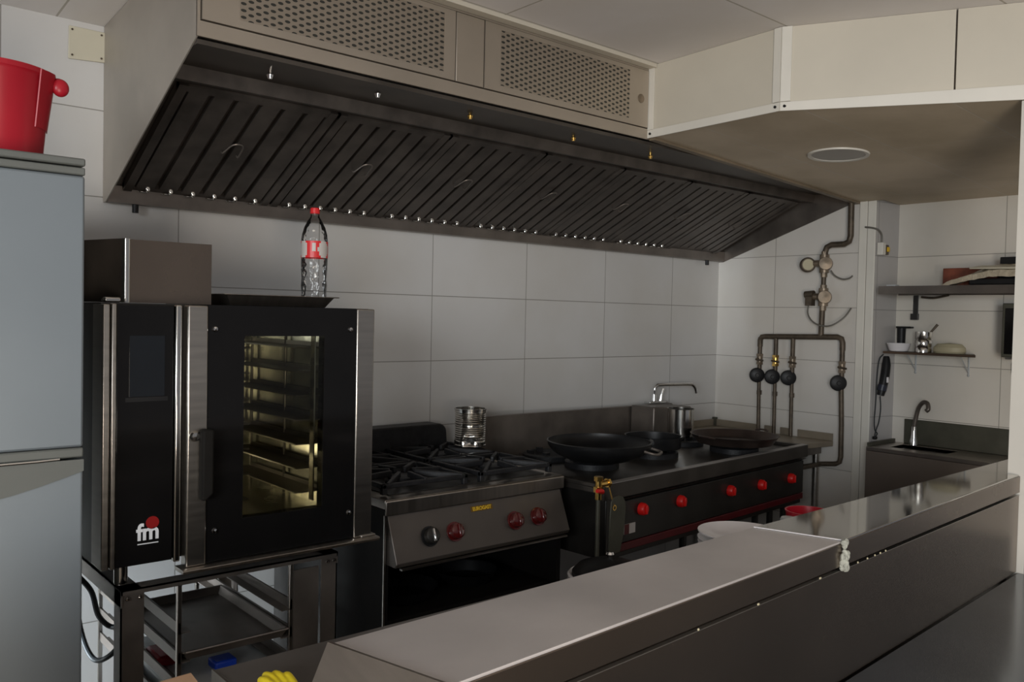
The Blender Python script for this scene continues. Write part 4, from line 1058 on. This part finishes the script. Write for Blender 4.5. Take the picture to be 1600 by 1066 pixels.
o = MB().lathe([(0, 0), (0.074, 0), (0.080, 0.010), (0.078, 0.030), (0.060, 0.048), (0, 0.054)], dc, n=36).build('food_tub', 'beige'); 
for v in o.data.vertices: v.co.x = dc.x + (v.co.x - dc.x) * 0.62
recentre(o, dc); solo(o, 'rounded beige plastic tub on the right half of the wooden shelf', 'tub')
mw = thing('microwave_oven', 'dark-fronted microwave with grey frame at the right end of the alcove', 'microwave', (0.11, -1.80, 1.361))
m = MB(); m.box(0.048, 0.181, -2.06, -1.625, 1.361, 1.622); m.build('case', 'olive', mw, bevel=0.004)
MB().box(0.042, 0.0475, -2.05, -1.640, 1.376, 1.598).build('door', 'black_glass', mw)
m = MB(); m.box(0.10, 0.181, -2.06, -1.625, 1.349, 1.360); m.build('wall_bracket', 'steel', mw)
sk_ = thing('wall_socket', 'yellowish plug and socket on the wall below the microwave', 'socket', (0.16, -1.66, 1.30))
MB().box(0.165, 0.1815, -1.70, -1.635, 1.275, 1.330).build('socket_plate', 'beige', sk_, bevel=0.003)
MB().cyl((0.165, -1.675, 1.318), (0.125, -1.675, 1.314), 0.017, n=14).build('plug', 'yellow_sign', sk_)
MB().tube([(0.128, -1.675, 1.308), (0.118, -1.685, 1.27), (0.125, -1.70, 1.21), (0.14, -1.72, 1.16)], 0.006, n=8, smooth=5).build('cord', 'rubber', sk_)
sb = thing('switch_box', 'white switch box with yellow button and cable on the alcove return wall', 'switch', (-0.002, -1.03, 1.88))
MB().box(0.000, 0.036, -1.044, -1.012, 1.878, 1.945).build('case', 'trim', sb, bevel=0.003)
MB().box(0.038, 0.072, -1.044, -1.020, 1.882, 1.934).build('switch_body', 'old_pipe', sb, bevel=0.003)
MB().box(0.044, 0.066, -1.052, -1.0445, 1.897, 1.922).build('yellow_button', 'yellow_sign', sb, bevel=0.002)
MB().tube([(-0.014, -0.950, 2.030), (-0.018, -0.995, 2.022), (-0.008, -1.022, 2.010), (0.020, -1.026, 1.985), (0.024, -1.026, 1.945)], 0.005, n=8, smooth=6).build('cable', 'wire', sb)
ph = thing('corded_handset', 'black corded handset hanging on the alcove side wall above the sink', 'handset', (0.05, -1.03, 1.09))
m = MB(); m.tube([(0.078, -1.046, 1.335), (0.072, -1.050, 1.29), (0.054, -1.052, 1.22), (0.038, -1.048, 1.16), (0.030, -1.044, 1.125)], [0.014, 0.023, 0.024, 0.022, 0.018], n=14, smooth=3); m.build('body', 'black_plastic', ph)
MB().box(0.036, 0.050, -1.078, -1.070, 1.195, 1.225).build('slider', 'white_glaze', ph, bevel=0.002)
m = MB(); m.cyl((0.042, -1.049, 1.180), (0.035, -1.046, 1.150), 0.0250, n=16); m.build('collar', 'clip_blue', ph)
m = MB(); m.tube([(0.065, -1.036, 1.345), (0.035, -1.030, 1.32), (0.020, -1.028, 1.25), (0.014, -1.028, 1.13), (0.010, -1.028, 1.06), (-0.022, -1.040, 0.99), (-0.010, -1.040, 0.94), (0.016, -1.040, 0.92), (0.000, -1.040, 0.905)], 0.0032, n=6, smooth=6)
m.tube([(0.034, -1.040, 1.12), (0.058, -1.034, 1.05), (0.042, -1.034, 0.98), (0.010, -1.038, 0.945), (-0.010, -1.040, 0.915), (-0.014, -1.040, 0.905)], 0.0032, n=6, smooth=6)
m.build('cord', 'rubber', ph)
MB().box(-0.020, 0.006, -1.048, -1.030, 0.890, 0.906).build('plug', 'black_plastic', ph, bevel=0.003)
# sink unit
si = thing('sink_unit', 'stainless sink unit with tall backsplash in the alcove', 'sink', (0.02, -1.5, 0.0))
m = MB()
BX0, BX1, BY0, BY1 = -0.05, 0.115, -1.42, -1.14
m.box(-0.135, BX0, -2.05, -1.056, 0.845, 0.866); m.box(BX1, 0.181, -2.05, -1.056, 0.845, 0.866)
m.box(BX0, BX1, BY1, -1.056, 0.845, 0.866); m.box(BX0, BX1, -2.05, BY0, 0.845, 0.866)
m.build('deck', 'steel_h', si, bevel=0.002)
m = MB(); z0 = 0.70
m.box(BX0 - 0.004, BX0, BY0, BY1, z0, 0.864); m.box(BX1, BX1 + 0.004, BY0, BY1, z0, 0.864); m.box(BX0, BX1, BY0 - 0.004, BY0, z0, 0.864); m.box(BX0, BX1, BY1, BY1 + 0.004, z0, 0.864); m.box(BX0, BX1, BY0, BY1, z0 - 0.004, z0)
m.build('basin', 'steel', si)
MB().box(0.165, 0.181, -2.05, -1.115, 0.867, 0.998).build('backsplash', 'olive', si, bevel=0.002)
MB().box(-0.125, 0.164, -1.070, -1.056, 0.867, 0.885).build('side_upstand', 'olive', si)
MB().box(-0.135, -0.120, -2.05, -1.056, 0.12, 0.844).build('front_panel', 'sink_front', si)
MB().box(-0.118, 0.16, -1.075, -1.060, 0.0, 0.844).build('side_panel', 'steel_dark', si)
for y in (-1.09, -2.02):
    MB().cyl((-0.10, y, 0), (-0.10, y, 0.12), 0.018, n=10).build('leg', 'steel', si)
tp = thing('sink_tap', 'chrome gooseneck tap standing on the sink in the alcove', 'tap', (0.125, -1.195, 0.8665))
MB().lathe([(0, 0), (0.022, 0), (0.020, 0.02), (0.014, 0.05), (0.012, 0.10), (0, 0.10)], (0.128, -1.185, 0.867), n=18).build('tap_body', 'chrome', tp)
MB().tube([(0.128, -1.185, 0.96), (0.126, -1.195, 1.02), (0.120, -1.210, 1.07), (0.112, -1.235, 1.100), (0.100, -1.262, 1.098), (0.090, -1.272, 1.070), (0.088, -1.262, 1.058)], 0.011, n=12, smooth=5).build('spout', 'steel_dark', tp)

# ------------------------------------------------------------------ serving counter
Z1 = 1.030; T = 0.055
sct = thing('serving_counter', 'long stainless pass-through serving counter in the foreground', 'counter', (-2.5, -2.22, 0.0))
p1 = [(-3.860, -2.134), (-2.752, -2.102), (-2.695, -2.289), (-3.806, -2.352)]
m = MB().slab(p1, Z1 - T, Z1); m.build('worktop_near', 'counter_near', sct, bevel=0.0012)['label'] = 'near worktop slab of dull worn steel'
p2 = [(-2.744, -2.101), (-1.05, -2.067), (-1.05, -2.177), (-1.428, -2.177), (-1.428, -2.2157), (-2.686, -2.289)]
m = MB().slab(p2, Z1 - T, Z1 + 0.001); m.build('worktop_far', 'counter_far', sct, bevel=0.0025)['label'] = 'far worktop slab polished like a mirror'
def front_strip(z0, z1, x0, x1, y0, y1, d, name, mt, bev=0.002):
    m = MB().extr([(x0, y0, z0), (x1, y1, z0), (x1, y1, z1), (x0, y0, z1)], (0, d, 0)); return m.build(name, mt, sct, bevel=bev)
fy = lambda x: -2.352 + (x + 3.806) * (2.352 - 2.194) / (3.806 - 1.05)
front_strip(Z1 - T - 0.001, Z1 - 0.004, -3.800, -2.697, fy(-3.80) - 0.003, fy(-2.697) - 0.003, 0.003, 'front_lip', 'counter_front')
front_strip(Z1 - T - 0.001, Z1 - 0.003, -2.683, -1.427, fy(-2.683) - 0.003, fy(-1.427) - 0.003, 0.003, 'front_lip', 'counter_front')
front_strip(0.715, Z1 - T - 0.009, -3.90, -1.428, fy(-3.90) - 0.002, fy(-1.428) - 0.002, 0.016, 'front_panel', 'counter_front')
front_strip(Z1 - T - 0.010, Z1 - T - 0.0085, -3.90, -1.428, fy(-3.90) - 0.0035, fy(-1.428) - 0.0035, 0.010, 'panel_edge', 'steel', 0.0005)
m = MB().slab([(-3.84, -2.15), (-1.46, -2.115), (-1.46, fy(-1.46) + 0.018), (-3.84, fy(-3.84) + 0.018)], 0.0, Z1 - T - 0.002); m.build('carcass', 'black_enamel', sct)
# folded steel end with its stepped lower flange
m = MB()
m.hexa([(-3.902, -2.160, 0.990), (-3.850, -2.380, 0.990), (-3.846, -2.376, 0.990), (-3.898, -2.158, 0.990),
        (-3.864, -2.136, 1.034), (-3.810, -2.362, 1.034), (-3.806, -2.360, 1.034), (-3.860, -2.134, 1.034)])
m.build('folded_end', 'steel_h', sct)
m = MB().slab([(-3.925, -2.185), (-3.895, -2.175), (-3.84, -2.40), (-3.868, -2.41)], 0.976, 0.986)
m.build('end_flange', 'steel_h', sct)
# crumpled sealant in the joint
m = MB()
for i in range(26):
    tt = random.random()
    x = -2.691 + random.uniform(-0.010, 0.010); z = 0.968 + 0.062 * tt
    m.ball((x, fy(x) - 0.004 - random.uniform(0, 0.006), z), random.uniform(0.005, 0.009), 0.006, random.uniform(0.006, 0.011), n=8, k=6)
m.build('joint_sealant', 'foam', sct)
m = MB(); m.box(-2.752, -2.742, -2.104, -2.104 + 0.001, 1.0, 1.031)
m = MB().extr([(-2.7500, -2.103, 1.0302), (-2.7455, -2.103, 1.0302), (-2.6885, -2.287, 1.0302), (-2.6930, -2.287, 1.0302)], (0, 0, 0.0022)); m.build('joint_strip', 'white_glaze', sct)
m = MB()
for x in (-2.62, -2.57, -2.53, -2.50, -2.47, -2.80, -3.05, -3.25):
    m.ball((x, fy(x) - 0.0055, Z1 - T - 0.005), random.uniform(0.002, 0.005), 0.002, 0.0025, n=8, k=6)
cr = m.build('crumbs', 'beige'); cr['kind'] = 'stuff'; cr['label'] = 'pale crumbs caught in the gap below the counter lip'; cr['category'] = 'crumbs'
lb = thing('lower_bench', 'dark blue-grey reflective bench running along the front of the counter', 'bench', (-2.4, -2.6, 0.0))
bq = [(-3.95, fy(-3.95) - 0.006), (-1.428, fy(-1.428) - 0.006), (-1.428, -2.241), (-0.9, -2.241), (-0.9, -2.72), (-3.95, -2.72)]
MB().slab(bq, 0.685, 0.714).build('bench_top', 'bench_low', lb, bevel=0.003)
MB().box(-3.9, -0.95, -2.66, -2.45, 0.0, 0.684).build('bench_base', 'black_enamel', lb)
# prep worktop behind the counter
pp = thing('prep_table', 'dark steel prep table pushed up behind the serving counter', 'work table', (-2.6, -1.95, 0.0))
MB().slab([(-3.905, -1.820), (-1.55, -1.820), (-1.55, -2.098), (-3.905, -2.126)], 0.872, 0.900).build('table_top', 'prep', pp, bevel=0.003)
MB().box(-3.909, -3.9055, -2.10, -1.822, 0.866, 0.902).build('end_edge', 'steel_h', pp)
for x in (-3.85, -2.7, -1.60):
    for y in (-1.86, -2.05):
        MB().box(x - 0.018, x + 0.018, y - 0.018, y + 0.018, 0, 0.871).build('leg', 'steel', pp)
# crockery behind the counter
pz = 0.9005
pcen = Vector((-2.588, -1.962, pz))
for i in range(5):
    c = pcen + Vector((0.002 * math.sin(i * 2.1), 0.002 * math.cos(i * 1.7), i * 0.0105))
    last = i == 4
    pr = [(0, 0), (0.060, 0), (0.066, 0.003), (0.110, 0.022 if last else 0.016), (0.110, 0.025 if last else 0.018), (0.066, 0.008), (0, 0.006)]
    o = MB().lathe(pr, c, n=56).build('plate', 'white_glaze'); recentre(o, c)
    solo(o, 'white round plate on top of the stack behind the counter' if last else 'white plate lower in the stack behind the serving counter', 'plate', 'stack of white plates')
rc = Vector((-2.285, -1.972, pz))
o = MB().lathe([(0, 0), (0.050, 0), (0.060, 0.075), (0.063, 0.083), (0.058, 0.083), (0.048, 0.006), (0, 0.004)], rc, n=40).build('red_tub', 'red_plastic'); recentre(o, rc); solo(o, 'bright red round tub behind the counter at the far slab', 'tub')
gc = Vector((-2.362, -1.960, pz))
o = MB().lathe([(0, 0), (0.022, 0), (0.024, 0.066), (0.021, 0.072), (0, 0.073)], gc, n=24).build('glass_jar', 'grey_tub'); recentre(o, gc); solo(o, 'small pale jar just left of the red tub', 'jar')
# yellow rubber glove
gl = Vector((-3.862, -1.968, 0.9005))
m = MB()
m.ball(gl + Vector((0.01, -0.05, 0.014)), 0.034, 0.055, 0.014)
for i, (dx, dy, ln) in enumerate(((-0.020, 0.0, 0.050), (-0.004, 0.006, 0.062), (0.012, 0.004, 0.058), (0.026, -0.004, 0.044))):
    b = gl + Vector((dx * 0.9 + 0.006, dy - 0.012, 0.015))
    m.tube([b + Vector((0.0, -0.02, 0)), b + Vector((dx * 0.15, ln * 0.5, 0.008)), b + Vector((dx * 0.3, ln, 0.004)), b + Vector((dx * 0.32, ln + 0.006, 0.002))], [0.011, 0.0105, 0.0095, 0.004], n=12, smooth=3)
m.tube([gl + Vector((-0.015, -0.06, 0.014)), gl + Vector((-0.036, -0.03, 0.016)), gl + Vector((-0.044, -0.004, 0.012))], [0.013, 0.012, 0.009], n=12, smooth=3)
m.tube([gl + Vector((0.014, -0.08, 0.014)), gl + Vector((0.018, -0.135, 0.016))], [0.026, 0.030], n=14)
for v in m.v: v[:] = gl + (v - gl) * 0.72
o = m.build('rubber_glove', 'yellow'); recentre(o, gl + Vector((0, -0.045, 0)))
rm = o.modifiers.new('remesh', 'REMESH'); rm.mode = 'VOXEL'; rm.voxel_size = 0.0022; rm.use_smooth_shade = True
solo(o, 'bright yellow rubber glove lying on the prep table', 'glove')
# cardboard carton at the end of the prep table
cb = thing('cardboard_box', 'open brown cardboard box at the left end of the prep table', 'cardboard box', (-4.03, -1.98, 0.0))
MB().box(-4.12, -3.925, -2.16, -1.90, 0.0, 0.865).build('carton_body', 'card', cb)
m = MB()
m.hexa([(-4.12, -1.902, 0.866), (-3.926, -1.902, 0.866), (-3.926, -1.898, 0.866), (-4.12, -1.898, 0.866), (-4.06, -1.828, 0.902), (-3.945, -1.828, 0.906), (-3.945, -1.824, 0.906), (-4.06, -1.824, 0.902)])
m.build('flap', 'card', cb)

# ------------------------------------------------------------------ ceiling downlight
dl = thing('ceiling_downlight', 'round unlit downlight ring in the low ceiling', 'ceiling light', (-1.06, -1.36, LOW(-1.06) - 0.008))
ax = (-0.0505, 0, -1)
c = Vector((-1.06, -1.355, LOW(-1.06) - 0.001))
MB().lathe([(0.108, 0.0), (0.125, 0.0), (0.123, 0.007), (0.108, 0.005)], c, n=48, axis=ax, close=True).build('trim_ring', 'trim', dl)
MB().lathe([(0, 0.003), (0.107, 0.003), (0.107, 0.001), (0, 0.001)], c, n=48, axis=ax).build('diffuser', 'lamp_white', dl)

# ------------------------------------------------------------------ light
w = bpy.data.worlds.new('world'); scene.world = w; w.use_nodes = True
bg = w.node_tree.nodes['Background']
bg.inputs[0].default_value = (0.95, 0.95, 1.0, 1); bg.inputs[1].default_value = 0.17

def area(name, loc, tgt, size, size_y, e, col):
    l = bpy.data.lights.new(name, 'AREA'); l.shape = 'RECTANGLE'; l.size = size; l.size_y = size_y; l.energy = e; l.color = col
    o = bpy.data.objects.new(name, l); C.objects.link(o)
    o.location = loc
    o.rotation_euler = (Vector(tgt) - Vector(loc)).to_track_quat('-Z', 'Y').to_euler()
    return o
area('daylight_window', (-9.6, -6.4, 2.1), (-2.2, -0.4, 1.5), 3.2, 1.8, 285, (0.92, 0.97, 1.0))
area('warm_uplight_fill', (-4.6, -4.6, 0.8), (-1.4, -1.5, 2.5), 0.9, 0.9, 46, (1.0, 0.89, 0.76))  # added warm fill aimed upward to lift the ceilings, no fixture there
kd = area('kitchen_doorway', (-5.7, -0.22, 0.50), (-3.3, -0.06, 0.42), 0.36, 0.8, 26, (0.84, 0.93, 1.0)); kd.data.spread = math.radians(58)
pl = bpy.data.lights.new('oven_fill', 'POINT'); pl.energy = 0.34; pl.color = (1.0, 0.88, 0.62); pl.shadow_soft_size = 0.02  # added warm point light standing in for a reflected glow in the cavity
po = bpy.data.objects.new('oven_fill', pl); C.objects.link(po); po.location = (-3.44, -0.37, 0.995)

pl2 = bpy.data.lights.new('oven_fill', 'POINT'); pl2.energy = 0.12; pl2.color = (0.95, 0.97, 0.92); pl2.shadow_soft_size = 0.03  # added cool point light to lift the upper cavity
po2 = bpy.data.objects.new('oven_fill', pl2); C.objects.link(po2); po2.location = (-3.36, -0.45, 1.43)

# ------------------------------------------------------------------ camera
cam = bpy.data.cameras.new('camera'); co = bpy.data.objects.new('camera', cam); C.objects.link(co)
F, YAW, PITCH, ROLL = 1331.17, 0.7095, 0.0287, -0.0215
cam.sensor_fit = 'HORIZONTAL'; cam.sensor_width = 36.0; cam.lens = F / 1600 * 36.0
f = Vector((math.sin(YAW) * math.cos(PITCH), math.cos(YAW) * math.cos(PITCH), -math.sin(PITCH)))
r = Vector((math.cos(YAW), -math.sin(YAW), 0)); d = f.cross(r)
r2 = r * math.cos(ROLL) + d * math.sin(ROLL); d2 = -r * math.sin(ROLL) + d * math.cos(ROLL)
co.matrix_world = Matrix(((r2.x, -d2.x, -f.x, -4.4578), (r2.y, -d2.y, -f.y, -3.219), (r2.z, -d2.z, -f.z, 1.5063), (0, 0, 0, 1)))
cam.clip_start = 0.05
scene.camera = co
scene.view_settings.view_transform = 'Standard'
scene.view_settings.look = 'None'
scene.cycles.use_denoising = True
scene.cycles.max_bounces = 8
scene.cycles.sample_clamp_indirect = 4.0
